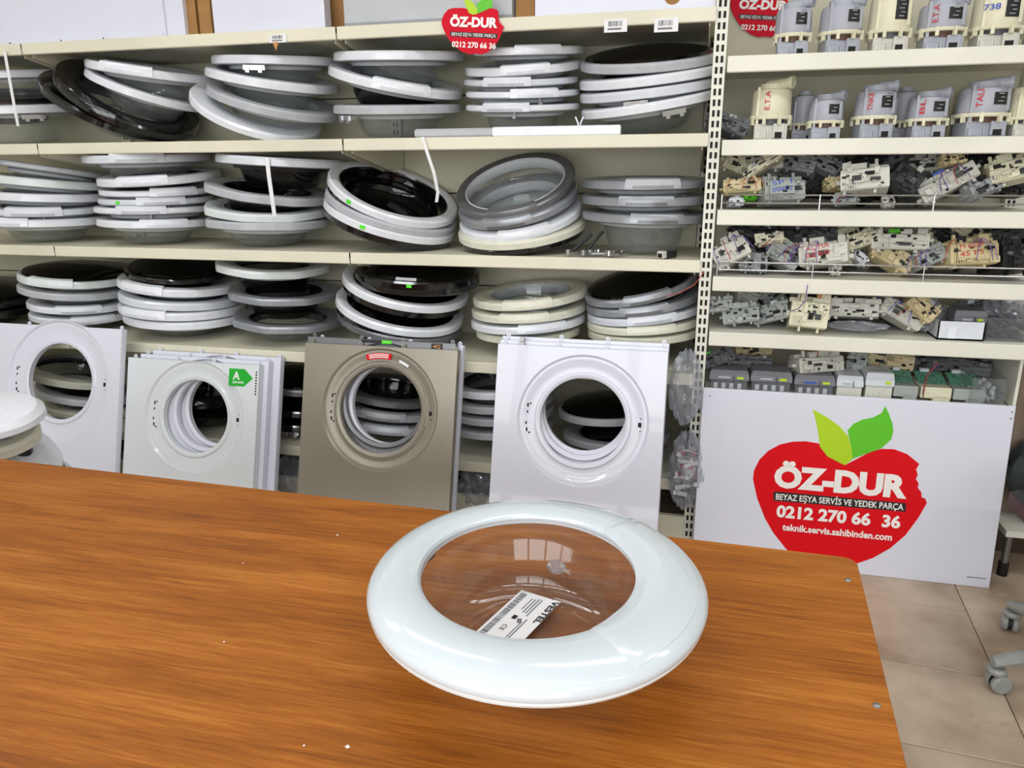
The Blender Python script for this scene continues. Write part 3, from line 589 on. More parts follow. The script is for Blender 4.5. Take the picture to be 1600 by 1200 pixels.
for r_ in (0.200, 0.206, 0.212):
    MB().lathe([(r_ + .0, -.004), (r_ + .0, -.0035), (r_ + .003, -.0035), (r_ + .003, -.004)], 14, math.radians(83), math.radians(105), mtx=T(hx_, hy_, 0), cap=True).build('sticker_print', 'letter', t)
for (a0, a1) in ((110, 165), (-160, -15), (20, 80)):
    MB().lathe([(.184, -.013), (.186, -.008), (.190, -.008), (.192, -.013)], 30, math.radians(a0), math.radians(a1), mtx=T(hx_, hy_, 0), cap=True).build('pressed_rib', 'gold', t, True)
for k in (2, 1):
    panel('white front panel offset to the right, %s behind the energy-label panel' % ('second' if k == 2 else 'directly'), (201, 564), (401, 564), (302, 651), 0.146, 0.222, YT, 'panelw', zoff=0.030 * k, lift=0.018 * k, shift=0.035 * k, holes=False)
t, Wd, Lh, hx_, hy_ = panel('white front panel with green energy class A label', (201, 564), (405, 564), (302, 651), 0.150, 0.230, YT, 'panelm')
gx, gy = Wd - .135, Lh - .055
MB().prism([(gx, gy - .035), (gx + .07, gy - .035), (gx + .108, gy), (gx + .07, gy + .035), (gx, gy + .035)], 0.0002, 0.0012).build('energy_label', 'egreen', t)
text('A', 'label_print', 'letter', T(gx + .018, gy - .008, .0008), .032, .032, t, .03); text('SINIFI', 'label_print', 'letter', T(gx + .018, gy - .024, .0008), .05, .009, t, .02)
for k in range(9): MB().box((Wd - .012, Lh - .03 - k * .011, .0), (.006, .006, .002)).build('vent_slot', 'slot', t)
t, Wd, Lh, hx_, hy_ = panel('tall white front panel with raised round rim, far left of the row', (-40, 508), (190, 508), (90, 596), 0.162, 0.258, YT, 'panelw', bump=True)
q = onplane(152, 729, Vector((0, YT, t.matrix_world.translation.z)), Vector((0, -1, 0)))
MB().lathe([(1e-4, .002), (.034, .002), (.036, .0), (.036, -.004)], 28, close=False, mtx=T(Wd - .10, Lh - .72, 0)).build('filter_cap', 'panelw', t, True)
# ------------------------------------------------------------------ loose white parts at the left edge behind the table
def dish(label, cx, cy, R, Y, e, a, prof, m, nm='round_cover', cat='cover'):
    m_, _, c = pose(cx - 50 * math.cos(a), cy + 50 * math.sin(a), cx + 50 * math.cos(a), cy - 50 * math.sin(a), e, Y)
    o = MB().lathe(prof, 48).build(nm, m, None, True); o.matrix_world = m_ @ Matrix.Scale(R, 4); return tag(o, label, cat)
dish('translucent pale round cover leaning low behind the table edge', 62, 745, 0.13, 1.75, .55, -.5, [(1, 0), (.97, .08), (.2, .12), (.2, .06), (.95, 0)], 'film')
dish('dark grey round part tucked under the ridged white disc', 42, 728, 0.115, 1.72, .55, -.45, [(1, 0), (.97, .1), (.2, .14), (.2, .05), (.95, -.02)], 'dgrey')
o = dish('ridged white round disc at the left edge behind the table', 22, 708, 0.135, 1.70, .6, -.5, [(1, 0), (.99, .12), (.94, .16), (.3, .2), (.3, .12), (.95, 0)], 'white2')
dish('cream ring under the white domed cover at left edge', -8, 690, 0.12, 1.66, .45, .25, [(1, 0), (1, .2), (.92, .28), (.6, .26), (.55, .1), (.62, 0)], 'cream', 'plastic_ring', 'ring')
dish('white domed round cover lying on the cream ring at left', -12, 655, 0.135, 1.64, .42, .22, [(1, .0), (.98, .12), (.85, .24), (.4, .3), (1e-3, .3), (1e-3, .1), (.9, -.06)], 'white')
# ------------------------------------------------------------------ signs
APPLE = [(345, 440), (350, 400), (375, 350), (415, 310), (470, 280), (530, 267), (590, 265), (650, 275), (700, 340), (770, 376), (830, 345), (880, 318), (940, 300), (1000, 302), (1060, 325), (1115, 370), (1100, 395), (1108, 420), (1099, 440), (1112, 460), (1108, 480), (1124, 500), (1126, 525), (1142, 530), (1150, 550), (1110, 620), (1050, 700), (980, 760), (900, 805), (840, 826), (760, 850), (690, 862), (620, 850), (560, 815), (500, 765), (440, 690), (400, 620), (365, 530)]
LEAF1 = [(622, 117), (690, 155), (745, 195), (785, 240), (800, 290), (806, 348), (770, 376), (690, 335), (655, 290), (648, 230), (635, 165)]
LEAF2 = [(958, 102), (975, 140), (990, 180), (995, 215), (985, 255), (940, 297), (806, 345), (800, 290), (783, 215), (810, 185), (850, 165), (900, 155), (940, 135)]
def c6(p): return (1060 + p[0] / 2.963, 600 + p[1] / 2.963)
bt, bb = Vector((0.04, 2.685, 0.64)), Vector((0.04, 2.635, 0.0))
U = (bt - bb).normalized(); N = Vector((1, 0, 0)).cross(U); N = N if N.y < 0 else -N
sg = thing('sign_board', 'white board with red apple logo leaning against the rack', 'sign', frame(bb, Vector((1, 0, 0)), U, N)); SI = sg.matrix_world.inverted()
MB().cbox((0.497, (bt - bb).length / 2, -0.008), (0.995, (bt - bb).length, 0.016), 0.002).build('board', 'panelw', sg)
def sp_(p): q = SI @ onplane(*c6(p), bb, N); return (q.x, q.y)
MB().prism([sp_(p) for p in APPLE], 0, 0.0010).build('apple_shape', 'red', sg)
MB().prism([sp_(p) for p in LEAF1], 0, 0.0016).build('leaf', 'lime', sg); MB().prism([sp_(p) for p in LEAF2], 0, 0.0016).build('leaf', 'green', sg)
def base(p, q, z): p, q = Vector(sp_(p) + (z,)), Vector(sp_(q) + (z,)); x = (q - p).normalized(); return frame(p, x, Vector((0, 0, 1)).cross(x), Vector((0, 0, 1))), (q - p).length
def stext(s, p, q, cap, m, bold, nm='lettering'): mt, L = base(p, q, 0.0012); return text(s, nm, m, mt, L, cap, sg, bold)
PXM = 1 / 2.963 / F * 2.9
stext('ÖZ-DUR', (440, 470), (1056, 524), 92 * PXM, 'letter', 0.055)
MB().prism([sp_(p) for p in ((445, 497), (1048, 551), (1053, 556), (1053, 586), (1047, 591), (445, 540), (440, 535), (440, 502))], 0.001, 0.0014).build('black_bar', 'ink', sg)
mt, L = base((450, 533), (1040, 583), 0.0016); text('BEYAZ EŞYA SERVİS VE YEDEK PARÇA', 'lettering', 'letter', mt, L, 27 * PXM, sg, 0.02)
stext('0212 270 66', (452, 612), (887, 653), 52 * PXM, 'letter', 0.04)
stext('36', (940, 658), (1025, 666), 52 * PXM, 'letter', 0.04)
stext('teknik.servis.sahibinden.com', (480, 675), (987, 724), 30 * PXM, 'letter', 0.03)
for (x, y) in ((1545, 130), (1540, 160), (145, 55)): q = sp_((x, y)); MB().cyl((q[0], q[1], 0), (q[0], q[1], 0.0015), 0.0025, n=10).build('screw_hole', 'dgrey', sg)
q = sp_((1380, 897)); MB().box((q[0], q[1], 0.0004), (0.06, 0.0025, 0.0006)).build('scuff', 'dgrey', sg)
def hang_sign(label, ox, oy, s, Y, clip=None):
    P0 = Vector((0, Y, 0)); Nn = Vector((0, -1, 0)); c = atY(ox + 747 * s, oy + 550 * s, Y)
    t = thing('apple_sign', label, 'sign', frame(c, Vector((1, 0, 0)), Vector((0, 0, 1)), Nn)); I_ = t.matrix_world.inverted()
    def g(p): q = I_ @ atY(ox + p[0] * s, oy + p[1] * s, Y); return Vector((q.x, q.y, 0))
    A2 = [(345, 440), (350, 400), (375, 340), (430, 280), (500, 262), (600, 262), (680, 275), (770, 340), (860, 285), (950, 262), (1040, 280), (1062, 310), (1064, 400), (1072, 440), (1110, 480), (1130, 500), (1110, 560), (1070, 660), (1000, 760), (930, 820), (850, 850), (775, 838), (700, 850), (600, 815), (500, 740), (430, 650), (380, 560), (352, 490)]
    MB().prism([tuple(g(p)[:2]) for p in A2], -0.003, 0.0).build('apple_card', 'dkred', t)
    MB().prism([tuple(g(p)[:2]) for p in [(622, 117), (745, 195), (800, 290), (790, 340), (740, 350), (690, 325), (648, 230)]], 0, 0.001).build('leaf', 'lime', t)
    MB().prism([tuple(g(p)[:2]) for p in [(958, 102), (990, 180), (985, 255), (860, 310), (795, 338), (800, 290), (783, 215), (850, 165)]], 0, 0.001).build('leaf', 'green', t)
    def tx(st_, p, q, cap, bold, z=0.0006):
        a_, b_ = g(p), g(q); x = (b_ - a_).normalized(); L_ = (b_ - a_).length; k = L_ / math.hypot(q[0] - p[0], q[1] - p[1])
        text(st_, 'lettering', 'letter', frame(a_ + Vector((0, 0, z)), x, Vector((0, 0, 1)).cross(x), Vector((0, 0, 1))), L_, cap * k, t, bold)
    tx('ÖZ-DUR', (450, 490), (1050, 510), 105, 0.05)
    MB().prism([tuple(g(p)[:2]) for p in ((455, 560), (1050, 590), (1050, 650), (455, 620))], 0, 0.0006).build('black_bar', 'ink', t)
    tx('BEYAZ EŞYA YEDEK PARÇA', (475, 612), (1030, 638), 36, 0.01, 0.0012)
    tx('0212 270 66 36', (475, 752), (1030, 780), 62, 0.03)
    return t
hang_sign('red apple-shaped card hanging from the top shelf edge', 690 - 345 * .1236, 85 - 850 * .1236, .1236, D - 0.012)
hang_sign('red apple-shaped card on the back panel behind the pumps', 1141 - 345 * .125, 58 - 850 * .125, .125, BK - 0.075)
# ------------------------------------------------------------------ top shelf panels and boxes
def topbox(label, x0, x1, yb, Y, hgt, dp, m, nm, cat, extra=None):
    A = atY(x0, yb, Y); B = atY(x1, yb, Y); t = thing(nm, label, cat, T((A.x + B.x) / 2, Y, SZ[0]))
    MB().cbox((0, dp / 2, hgt / 2), (B.x - A.x, dp, hgt), 0.006).build('body', m, t); return t, B.x - A.x
t, w_ = topbox('big white enamel panel at the left end of the top shelf', -60, 258, 40, D + .05, .34, .05, 'panelw', 'enamel_casing', 'panel')
MB().prism([(-w_ / 2 + .1, .0), (w_ / 2 - .01, .0), (w_ / 2 - .01, .022), (w_ / 2 - .2, .024), (-w_ / 2 + .3, .014), (-w_ / 2 + .1, .004)], 0, .004, mtx=Matrix(((1, 0, 0, 0), (0, 0, -1, -.001), (0, 1, 0, 0), (0, 0, 0, 1)))).build('base_flange', 'panelw', t)
for u in (-.25, .0, .2): MB().cyl((u, -.006, .012), (u, -.004, .012), .003, n=8).build('screw_hole', 'slot', t)
topbox('white rounded enamel side piece beside the cardboard on the top shelf', 260, 289, 40, D + .06, .34, .06, 'panelw', 'enamel_casing', 'panel')
topbox('brown cardboard sheet standing between white panels on the top shelf', 290, 308, 40, D + .08, .34, .2, 'carton', 'cardboard_sheet', 'cardboard')
topbox('second narrow brown cardboard sheet on the top shelf', 312, 331, 40, D + .08, .34, .2, 'carton', 'cardboard_sheet', 'cardboard')
topbox('white enamel panel left of the round cardboard cutout, top shelf', 334, 508, 36, D + .06, .34, .05, 'panelw', 'enamel_casing', 'panel')
t, _ = topbox('brown cardboard box behind round cutouts in the middle of top shelf', 505, 700, 30, D + .15, .34, .25, 'carton', 'cardboard_box', 'box')
t, _ = topbox('grey metal appliance panel behind the hanging apple card', 538, 800, 28, D + .05, .30, .05, 'lgrey', 'metal_casing', 'panel')
MB().box((0, -.002, .012), (.62, .004, .014)).build('edge_strip', 'mgrey', t)
topbox('brown cardboard strip right of the grey metal panel', 806, 835, 22, D + .08, .34, .2, 'carton', 'cardboard_sheet', 'cardboard')
t, w_ = topbox('white enamel panel at the right end of the top shelf', 836, 1118, 16, D + .05, .34, .05, 'panelw', 'enamel_casing', 'panel')
MB().cyl((.16, -.0005, .05), (.16, .003, .05), .028, n=24).build('knockout', 'carton', t)
# price stickers and tags under the top shelf edge, straps
def tagpiece(label, x, y, w_, h_, Y, nm='price_sticker', cat='sticker', bars=True):
    c = atY(x, y, Y); t = thing(nm, label, cat, frame(c, Vector((1, 0, 0)), Vector((0, 0, 1)), Vector((0, -1, 0)))); k = depth(c) / F
    MB().box((0, 0, 0), (w_ * k, h_ * k, .0008)).build('sheet', 'paper', t)
    if bars:
        b_ = MB(); r_ = random.Random(int(x))
        for q in range(12): b_.box((-.3 * w_ * k + q * w_ * k * .05, .15 * h_ * k, .0006), (w_ * k * r_.choice([.015, .03]), h_ * k * .4, .0004))
        b_.build('barcode', 'ink', t); MB().box((-.05 * w_ * k, -.25 * h_ * k, .0006), (w_ * k * .6, h_ * k * .15, .0004)).build('print_line', 'greyink', t)
    return t
tagpiece('white barcode sticker under the top shelf, left of its twin', 962, 40, 36, 19, D - .004)
tagpiece('white barcode sticker under the top shelf near the rack post', 1041, 39, 37, 20, D - .004)
t = tagpiece('small barcode sticker with brown arrow tag under the top shelf', 434, 60, 30, 12, D - .004)
MB().prism([(-.012, 0), (.012, 0), (.0, -.03)], 0, .001).build('arrow', 'orange', t, mtx=T(-.01, -.012, .0005))
def strip(label, pts, w_, Y, m='paper', nm='paper_strap'):
    P_ = [atY(x, y, Y + dy) for (x, y, dy) in pts]; mb = MB(); vs = []; fs = []
    for i, p in enumerate(P_):
        for (sx, sy) in ((-1, 0), (1, 0), (1, 1), (-1, 1)): vs.append((p.x + sx * w_ / 2, p.y + sy * .001, p.z))
    for i in range(len(P_) - 1):
        for q in range(4): fs.append((i * 4 + q, i * 4 + (q + 1) % 4, i * 4 + 4 + (q + 1) % 4, i * 4 + 4 + q))
    fs += [(0, 1, 2, 3), tuple(len(vs) - 4 + k for k in range(4))]
    return tag(mb.add(vs, fs).build(nm, m), label, 'strap')
strip('white paper strap hanging from the top shelf at far left', [(7, 80, 0), (14, 120, -.004), (22, 165, -.006), (28, 197, -.004)], .014, D - .012)
strip('white strap hanging over the third stack on the middle shelf', [(417, 246, 0), (420, 275, -.006), (425, 310, -.008), (429, 338, -.004)], .017, D - .002)
strip('white paper strap dangling into the black-rimmed doors', [(660, 214, 0), (668, 240, -.006), (678, 270, -.004), (684, 300, .01), (682, 316, .02)], .012, D - .012)
# white profile with clip lying on the second shelf
A, B, C_ = atY(650, 210, D + .02), atY(771, 209, D + .02), atY(970, 207, D + .02)
t = thing('plastic_profile', 'grey and white handle profile with small clip lying at the shelf edge', 'profile', T(A.x, D + .02, SZ[1]))
MB().cbox(((B.x - A.x) / 2, 0, .016), (B.x - A.x, .03, .03), .006).build('grey_end', 'lgrey', t); MB().cbox(((B.x + C_.x) / 2 - A.x, 0, .017), (C_.x - B.x, .03, .032), .003).build('white_end', 'white', t)
u = atY(905, 200, D + .02).x - A.x
MB().tube([(u - .014, 0, .062), (u - .004, 0, .04), (u - .004, 0, .03)], .003).tube([(u + .014, 0, .062), (u + .004, 0, .04), (u + .004, 0, .03)], .003).build('clip', 'white', t)
# ------------------------------------------------------------------ pumps
def pump(label, x0, x1, yt, z, Y, m, pipe=1, txt=None, ink='redink', win=1, base='pgrey', spin=0.0, txtp=(0.5, 0.5)):
    c0 = atY((x0 + x1) / 2, 300, Y); k = depth(c0) / F; R = (x1 - x0) / 2 * k; X = atY((x0 + x1) / 2, 150 if z > 1.6 else 200, Y).x
    ztop = atY((x0 + x1) / 2, yt, Y).z; Ht = max(.14, ztop - z)
    t = thing('dishwasher_pump', label, 'pump', T(X, Y, z) @ Matrix.Rotation(spin, 4, 'Z'), 'heater pumps on the rack')
    b = Ht * .30
    mb = MB(); mb.cbox((0, 0, b * .45), (R * 1.5, R * 1.3, b * .9), .004)
    mb.cbox((R * .35, -R * .68, b * .5), (R * .5, R * .3, b * .8), .003); mb.cbox((-R * .45, -R * .66, b * .3), (R * .5, R * .25, b * .5), .003)
    for q in range(4): mb.box((-R * .5 + q * R * .12, -R * .80, b * .35), (R * .05, R * .04, b * .4))
    mb.build('connector_base', base, t)
    MB().box((R * .35, -R * .84, b * .28), (R * .32, R * .02, b * .32)).build('socket', 'slot', t)
    MB().lathe([(1e-4, b * .8), (R * .68, b * .8), (R * .68, b * 1.3), (1e-4, b * 1.3)], 24, close=False).build('motor', 'copper' if base == 'pgrey' else 'dgrey', t, True)
    fm = MB().lathe([(R * .6, b * 1.12), (R * 1.0, b * 1.12), (R * 1.02, b * 1.2), (R * .98, b * 1.32), (R * .6, b * 1.32)], 32)
    for a_ in (-150, -110, -70, -30, 30, 90, 150):
        a_ = math.radians(a_); fm.box((R * .98 * math.cos(a_), R * .98 * math.sin(a_), b * 1.08), (R * .14, R * .14, b * .5), rz=a_)
    fm.build('flange', 'pcream' if m == 'pgrey' else m, t)
    zt = Ht * (.80 if pipe else .95)
    MB().lathe([(1e-4, b * 1.3), (R * .90, b * 1.3), (R * .93, b * 1.4), (R * .90, zt * .93), (R * .84, zt), (R * .45, zt + .006), (R * .42, zt + .018), (1e-4, zt + .018)], 36, close=False).build('housing', m, t, True)
    if win:
        wa = math.radians(-70)
        o = MB().lathe([(R * .935, b * 1.75), (R * .945, b * 1.75), (R * .925, zt * .90), (R * .915, zt * .90)], 8, wa - .32, wa + .32, cap=True).build('heater_window', 'ink', t)
        for q in range(5): MB().lathe([(R * .94, b * 1.9 + q * .011), (R * .952, b * 1.9 + q * .011), (R * .952, b * 1.9 + q * .011 + .003), (R * .94, b * 1.9 + q * .011 + .003)], 4, wa - .16 + (q % 2) * .1, wa + .1 + (q % 2) * .06, cap=True).build('heater_trace', 'mgrey', o)
        MB().box((R * .93 * math.cos(wa + .42), R * .93 * math.sin(wa + .42), (b * 1.4 + zt) / 2), (R * .06, R * .16, (zt - b * 1.4) * .9), rz=wa).build('rib', m, t)
    MB().box((R * .88 * math.cos(-2.4), R * .9 * math.sin(-2.4), b * 1.8), (R * .12, R * .16, b * 2.0)).build('clip_post', m, t)
    if pipe:
        e_ = Vector((R * .86 * pipe, -R * .42, Ht - R * .27))
        MB().pipe((-R * .2 * pipe, R * .1, Ht - R * .36), e_, R * .25, R * .05, 20).build('outlet_pipe', m, t, True)
        MB().pipe(e_ - Vector((.010 * pipe, -.005, -.001)), e_ + Vector((.002 * pipe, -.001, 0)), R * .285, R * .085, 20).build('pipe_collar', m, t, True)
        MB().lathe([(R * .2, zt), (R * .62, zt), (R * .58, zt + .02), (R * .2, zt + .024)], 24).build('volute', m, t, True)
    if txt:
        a_ = math.radians(-118 if win else -105); rad = Vector((math.cos(a_), math.sin(a_), 0)); tn = Vector((-math.sin(a_), math.cos(a_), 0)); up = Vector((0, 0, 1))
        if txtp[0] < 1: text(txt, 'marker_writing', ink, frame(rad * R * .945 + up * b * 1.6 + tn * R * .1, up, -tn, rad), (zt - b * 1.3) * .72, R * .24, t, .01)
        else: text(txt, 'marker_writing', ink, frame(rad * R * .96 + up * b * 2.2 - tn * R * .3, tn, up, rad), R * .6, R * .22, t, .01)
    return t
ya, yb = D + .12, D + .13
pump('grey pump at the left of the top row, before the apple card', 1202, 1258, -2, RZ[0], ya, 'pgrey', 1)
pump('grey pump with dark window, second in the top row', 1270, 1334, -6, RZ[0], ya, 'pgrey', 1, spin=.15)
pump('cream pump, third in the top row', 1345, 1408, -10, RZ[0], ya, 'pcream', 0, base='offw')
pump('grey pump with red vertical marker writing in the top row', 1421, 1490, -8, RZ[0], ya, 'pgrey', 1, txt='E.T.A')
pump('cream pump with blue number writing in the top row', 1502, 1574, -10, RZ[0], ya, 'pcream', 0, txt='738', ink='blueink', base='offw', txtp=(2, 0))
pump('grey pump at the right end of the top row', 1586, 1646, -6, RZ[0], ya, 'pgrey', 0)
pump('cream pump with red marker writing, left of second row', 1171, 1234, 122, RZ[1], yb, 'pcream', 1, txt='E.T.A', win=0, base='offw')
pump('grey pump half hidden behind the cream one in second row', 1232, 1276, 148, RZ[1], yb + .12, 'pgrey', 0, win=0)
pump('small grey pump with dark window, second row left', 1261, 1315, 143, RZ[1], yb, 'pgrey', 1)
pump('grey pump with red writing and dark window, middle of second row', 1332, 1394, 126, RZ[1], yb, 'pgrey', 1, txt='TNKE', spin=.1)
pump('plain grey pump standing behind in the middle of second row', 1386, 1432, 142, RZ[1], yb + .12, 'pgrey', 0, win=0)
pump('grey pump with open pipe and red scribble, second row right', 1416, 1476, 138, RZ[1], yb, 'pgrey', 1, txt='BL')
pump('large grey pump with wide open pipe, second row right', 1492, 1567, 120, RZ[1], yb, 'pgrey', 1, txt='TAU', spin=.1)
pump('cream pump hidden behind the large grey one', 1486, 1548, 124, RZ[1], yb + .14, 'pcream', 1, win=0)
pump('cream pump on white base at the right end of second row', 1572, 1630, 134, RZ[1], yb, 'pcream', 0, base='offw')
# ------------------------------------------------------------------ electronic modules
def module(label, cx, cy, w_, h_, Y, m, rot=0, seed=0, pcb=False, wires=None, writing=None, style='mod', zs=None, tilt=0.25, group='electronic modules on the rack', name='control_module', cat='module', conn=None):
    c = atY(cx, cy, Y); k = depth(c) / F; Wm, Hm = w_ * k, h_ * k; Dm = min(Wm, Hm) * 1.1 + .02
    r_ = random.Random(seed * 7 + int(cx))
    if zs is not None: c.z = max(c.z, zs + (abs(Wm * math.sin(math.radians(rot))) + abs(Hm * math.cos(math.radians(rot)))) / 2)
    t = thing(name, label, cat, T(c) @ Matrix.Rotation(-math.radians(rot), 4, 'Y') @ Matrix.Rotation(r_.uniform(-.3, .3), 4, 'Z') @ Matrix.Rotation(-tilt, 4, 'X'), group)
    mb = MB(); mb.cbox((0, 0, -Hm * .12), (Wm, Dm, Hm * .7), .004)
    n = r_.randint(3, 5)
    for q in range(n):
        bw = Wm * r_.uniform(.14, .34); bx = -Wm / 2 + Wm * (q + .5) / n; bh = Hm * r_.uniform(.12, .34)
        mb.cbox((bx, r_.uniform(-.2, .2) * Dm, Hm * .23 + bh / 2 - .002), (bw, Dm * r_.uniform(.3, .8), bh), .002)
    for q in range(r_.randint(3, 5)):
        bw = Wm * r_.uniform(.08, .3); bh = Hm * r_.uniform(.1, .3)
        mb.cbox((r_.uniform(-.4, .4) * Wm, -Dm / 2 - .004, r_.uniform(-.35, .1) * Hm), (bw, .012, bh), .0015)
    for sx in (-1, 1):
        mb.cbox((sx * Wm * .53, 0, r_.uniform(-.25, .05) * Hm), (Wm * .12, Dm * .4, Hm * .16), .002)
        mb.box((sx * Wm * r_.uniform(.2, .42), -Dm * .3, -Hm * .52), (Wm * .06, Dm * .2, Hm * .14))
    for q in range(10):
        mb.box((r_.uniform(-.46, .46) * Wm, -Dm / 2 - .003, r_.uniform(-.42, .2) * Hm), (r_.uniform(.006, .02), r_.uniform(.006, .014), r_.uniform(.003, .012)))
        mb.box((r_.uniform(-.46, .46) * Wm, r_.uniform(-.4, .4) * Dm, Hm * .24), (r_.uniform(.005, .02), r_.uniform(.005, .02), r_.uniform(.01, .03)))
    for sx in (-1, 1): mb.box((sx * Wm * r_.uniform(.25, .4), -Dm * .2, Hm * .42), (Wm * .07, .008, Hm * .3))
    for q in range(6): mb.box((-Wm * .42 + q * Wm * .05, -Dm / 2 - .003, -Hm * .30), (Wm * .02, .006, Hm * .26))
    mb.build('housing', m, t)
    dm = 'dark' if m not in ('dark', 'black') else 'dgrey'
    for q in range(3):
        MB().cbox((r_.uniform(-.38, .38) * Wm, -Dm / 2 - .006, r_.uniform(-.25, .15) * Hm), (Wm * r_.uniform(.08, .22), .010, Hm * r_.uniform(.08, .2)), .001).build('socket', dm if q else 'slot', t)
    dd_ = MB()
    for q in range(9): dd_.box((r_.uniform(-.44, .44) * Wm, -Dm / 2 - .0015, r_.uniform(-.4, .18) * Hm), (r_.uniform(.003, .014), .004, r_.uniform(.003, .008)))
    o = dd_.build('slot_openings', 'slot', t); o['kind'] = 'stuff'
    cm = conn or r_.choice(['white2', 'offw', dm, 'lgrey'])
    MB().cbox((r_.uniform(-.3, .3) * Wm, -Dm * .1, Hm * .42), (Wm * .2, Dm * .3, Hm * .2), .002).build('connector', cm, t)
    if pcb: MB().box((0, 0, Hm * .26), (Wm * .94, Dm * .9, .003)).build('circuit_board', 'pcb', t)
    if wires:
        for q in range(4):
            x = r_.uniform(-.4, .4) * Wm; s1 = r_.uniform(-.03, .03)
            MB().tube([(x, -Dm * .4, Hm * .1), (x + s1, -Dm * .62, Hm * .35), (x + s1 * 2, -Dm * .75, Hm * .05), (x + s1 * 2.4, -Dm * .7, -Hm * .4)], .0014, 5).build('wire', wires if q < 3 else 'redwire', t, True)
    if writing:
        for q, (s_, ink_) in enumerate(writing):
            text(s_, 'marker_writing', ink_, frame(Vector((-Wm * .34, -Dm / 2 - .0115, Hm * (.02 - q * .25))), Vector((1, 0, .1)).normalized(), Vector((-.1, 0, 1)).normalized(), Vector((0, -1, 0))), Wm * .5, Hm * .16, t)
            MB().cbox((-Wm * .08, -Dm / 2 - .005, Hm * (.08 - q * .25)), (Wm * .6, .012, Hm * .24), .001).build('plain_face', m, t)
    return t
Yf, Yb2 = D + .10, D + .30
R1 = 'upper railed shelf'; R2 = 'lower railed shelf'; R3 = 'shelf under rails'
module('dark green-black cluster of connectors left of the cream pump, second row', 1136, 196, 58, 30, D + .12, 'dgrey', -20, 1, zs=RZ[1], conn='ggrey')
C = [
 ('cream module with brown wires at the left of ' + R1, 1158, 292, 56, 24, 'beige', 4, W(wires='orange')),
 ('pale blue-grey module with blue marker writing on ' + R1, 1219, 298, 60, 42, 'ggrey', 2, W(writing=[('5P 1', 'blueink'), ('SMART 2', 'blueink')])),
 ('small beige round connector left of the two-tab module, ' + R1, 1302, 288, 26, 20, 'beige', 0, {}),
 ('off-white module with two upright tabs, centre of ' + R1, 1350, 280, 68, 46, 'offw', 6, W(conn='dark')),
 ('black module between two pale ones on ' + R1, 1410, 280, 44, 52, 'dark', -35, {}),
 ('pale grey module tilted steeply upward on ' + R1, 1478, 284, 82, 38, 'offw', 33, W(wires='purple', conn='blue')),
 ('grey module leaning right beside the steep pale one, ' + R1, 1532, 294, 54, 30, 'mgrey', 25, {}),
 ('big cream module at the right end of ' + R1, 1576, 266, 66, 44, 'pcream', 15, {}),
 ('round white and blue dial part hanging on the upper rail', 1387, 317, 18, 18, 'offw', 10, W(conn='blue')),
 ('beige connector with blue plug above the steep pale module', 1485, 251, 30, 16, 'beige', 8, W(conn='blue')),
 ('long yellowish module slanting at upper left of ' + R1, 1192, 258, 62, 18, 'pcream', 35, {}),
 ('small green connector low on the left of ' + R1, 1168, 309, 20, 12, 'green', 0, {}),
 ('small white connector behind the rail posts at left, ' + R1, 1148, 317, 22, 12, 'white2', 0, {}),
 ('grey board part with wires at centre of ' + R1, 1322, 312, 34, 16, 'ggrey', 12, W(wires='purple')),
]
Dm_ = [
 ('white-grey module lying askew at the left of ' + R2, 1137, 402, 54, 44, 'offw', 30, W(wires='purple')),
 ('mid grey box module low at the left of ' + R2, 1178, 416, 40, 30, 'mgrey', 0, {}),
 ('grey translucent module leaning left, ' + R2, 1224, 402, 50, 40, 'ggrey', -30, W(wires='purple')),
 ('off-white module with red marker writing, ' + R2, 1290, 395, 70, 44, 'offw', 10, W(writing=[('AÇMA', 'redink'), ('BE50', 'redink')], wires='purple')),
 ('pale grey slotted module high in the centre of ' + R2, 1404, 377, 80, 34, 'offw', 0, W(conn='green')),
 ('beige module sliding down to the rail, ' + R2, 1390, 412, 62, 34, 'beige', -30, {}),
 ('grey module with colored wires right of the beige one, ' + R2, 1446, 403, 44, 30, 'ggrey', 25, W(wires='purple')),
 ('cream module with red marker numbers, ' + R2, 1507, 395, 70, 46, 'beige', 2, W(writing=[('M 6S2P', 'redink'), ('45 P5', 'redink')], wires='purple')),
 ('large black module at the right end of ' + R2, 1576, 400, 58, 54, 'dark', 0, {}),
 ('small cream part behind at upper left of ' + R2, 1203, 374, 40, 18, 'pcream', 12, {}),
 ('yellowed module behind the red-written one, ' + R2, 1342, 376, 46, 26, 'pcream', 20, {}),
 ('white connector with bare plug in the dark centre of ' + R2, 1342, 404, 22, 16, 'white2', -40, {}),
 ('small round white and blue dial hanging from the lower rail', 1303, 432, 12, 18, 'offw', 0, W(conn='blue')),
]
Em = [
 ('small grey module at the far left of ' + R3, 1123, 476, 38, 26, 'ggrey', 8, {}),
 ('grey module with clip feet, second on ' + R3, 1156, 498, 54, 32, 'ggrey', 10, W(conn='blue')),
 ('grey module tilted upward, third on ' + R3, 1207, 495, 54, 32, 'ggrey', 20, {}),
 ('tall cream module standing on ' + R3, 1262, 490, 54, 56, 'pcream', -4, W(conn='orange')),
 ('white module partly wrapped in plastic on ' + R3, 1334, 482, 72, 30, 'offw', 3, {}),
 ('light grey module with tabs leaning right, ' + R3, 1406, 497, 66, 34, 'offw', -28, W(wires='blueink')),
 ('yellow-beige module in clear bag on ' + R3, 1437, 480, 46, 34, 'beige', -42, {}),
]
for lst, z in ((C, RZ[2]), (Dm_, RZ[3]), (Em, RZ[4])):
    for k, (lb, cx, cy, w_, h_, m, rot, o) in enumerate(lst):
        module(lb, cx, cy, w_, h_, Yf + (.02 * (k % 3)), m, rot, k + 3, zs=z, **o)
rr = random.Random(21)
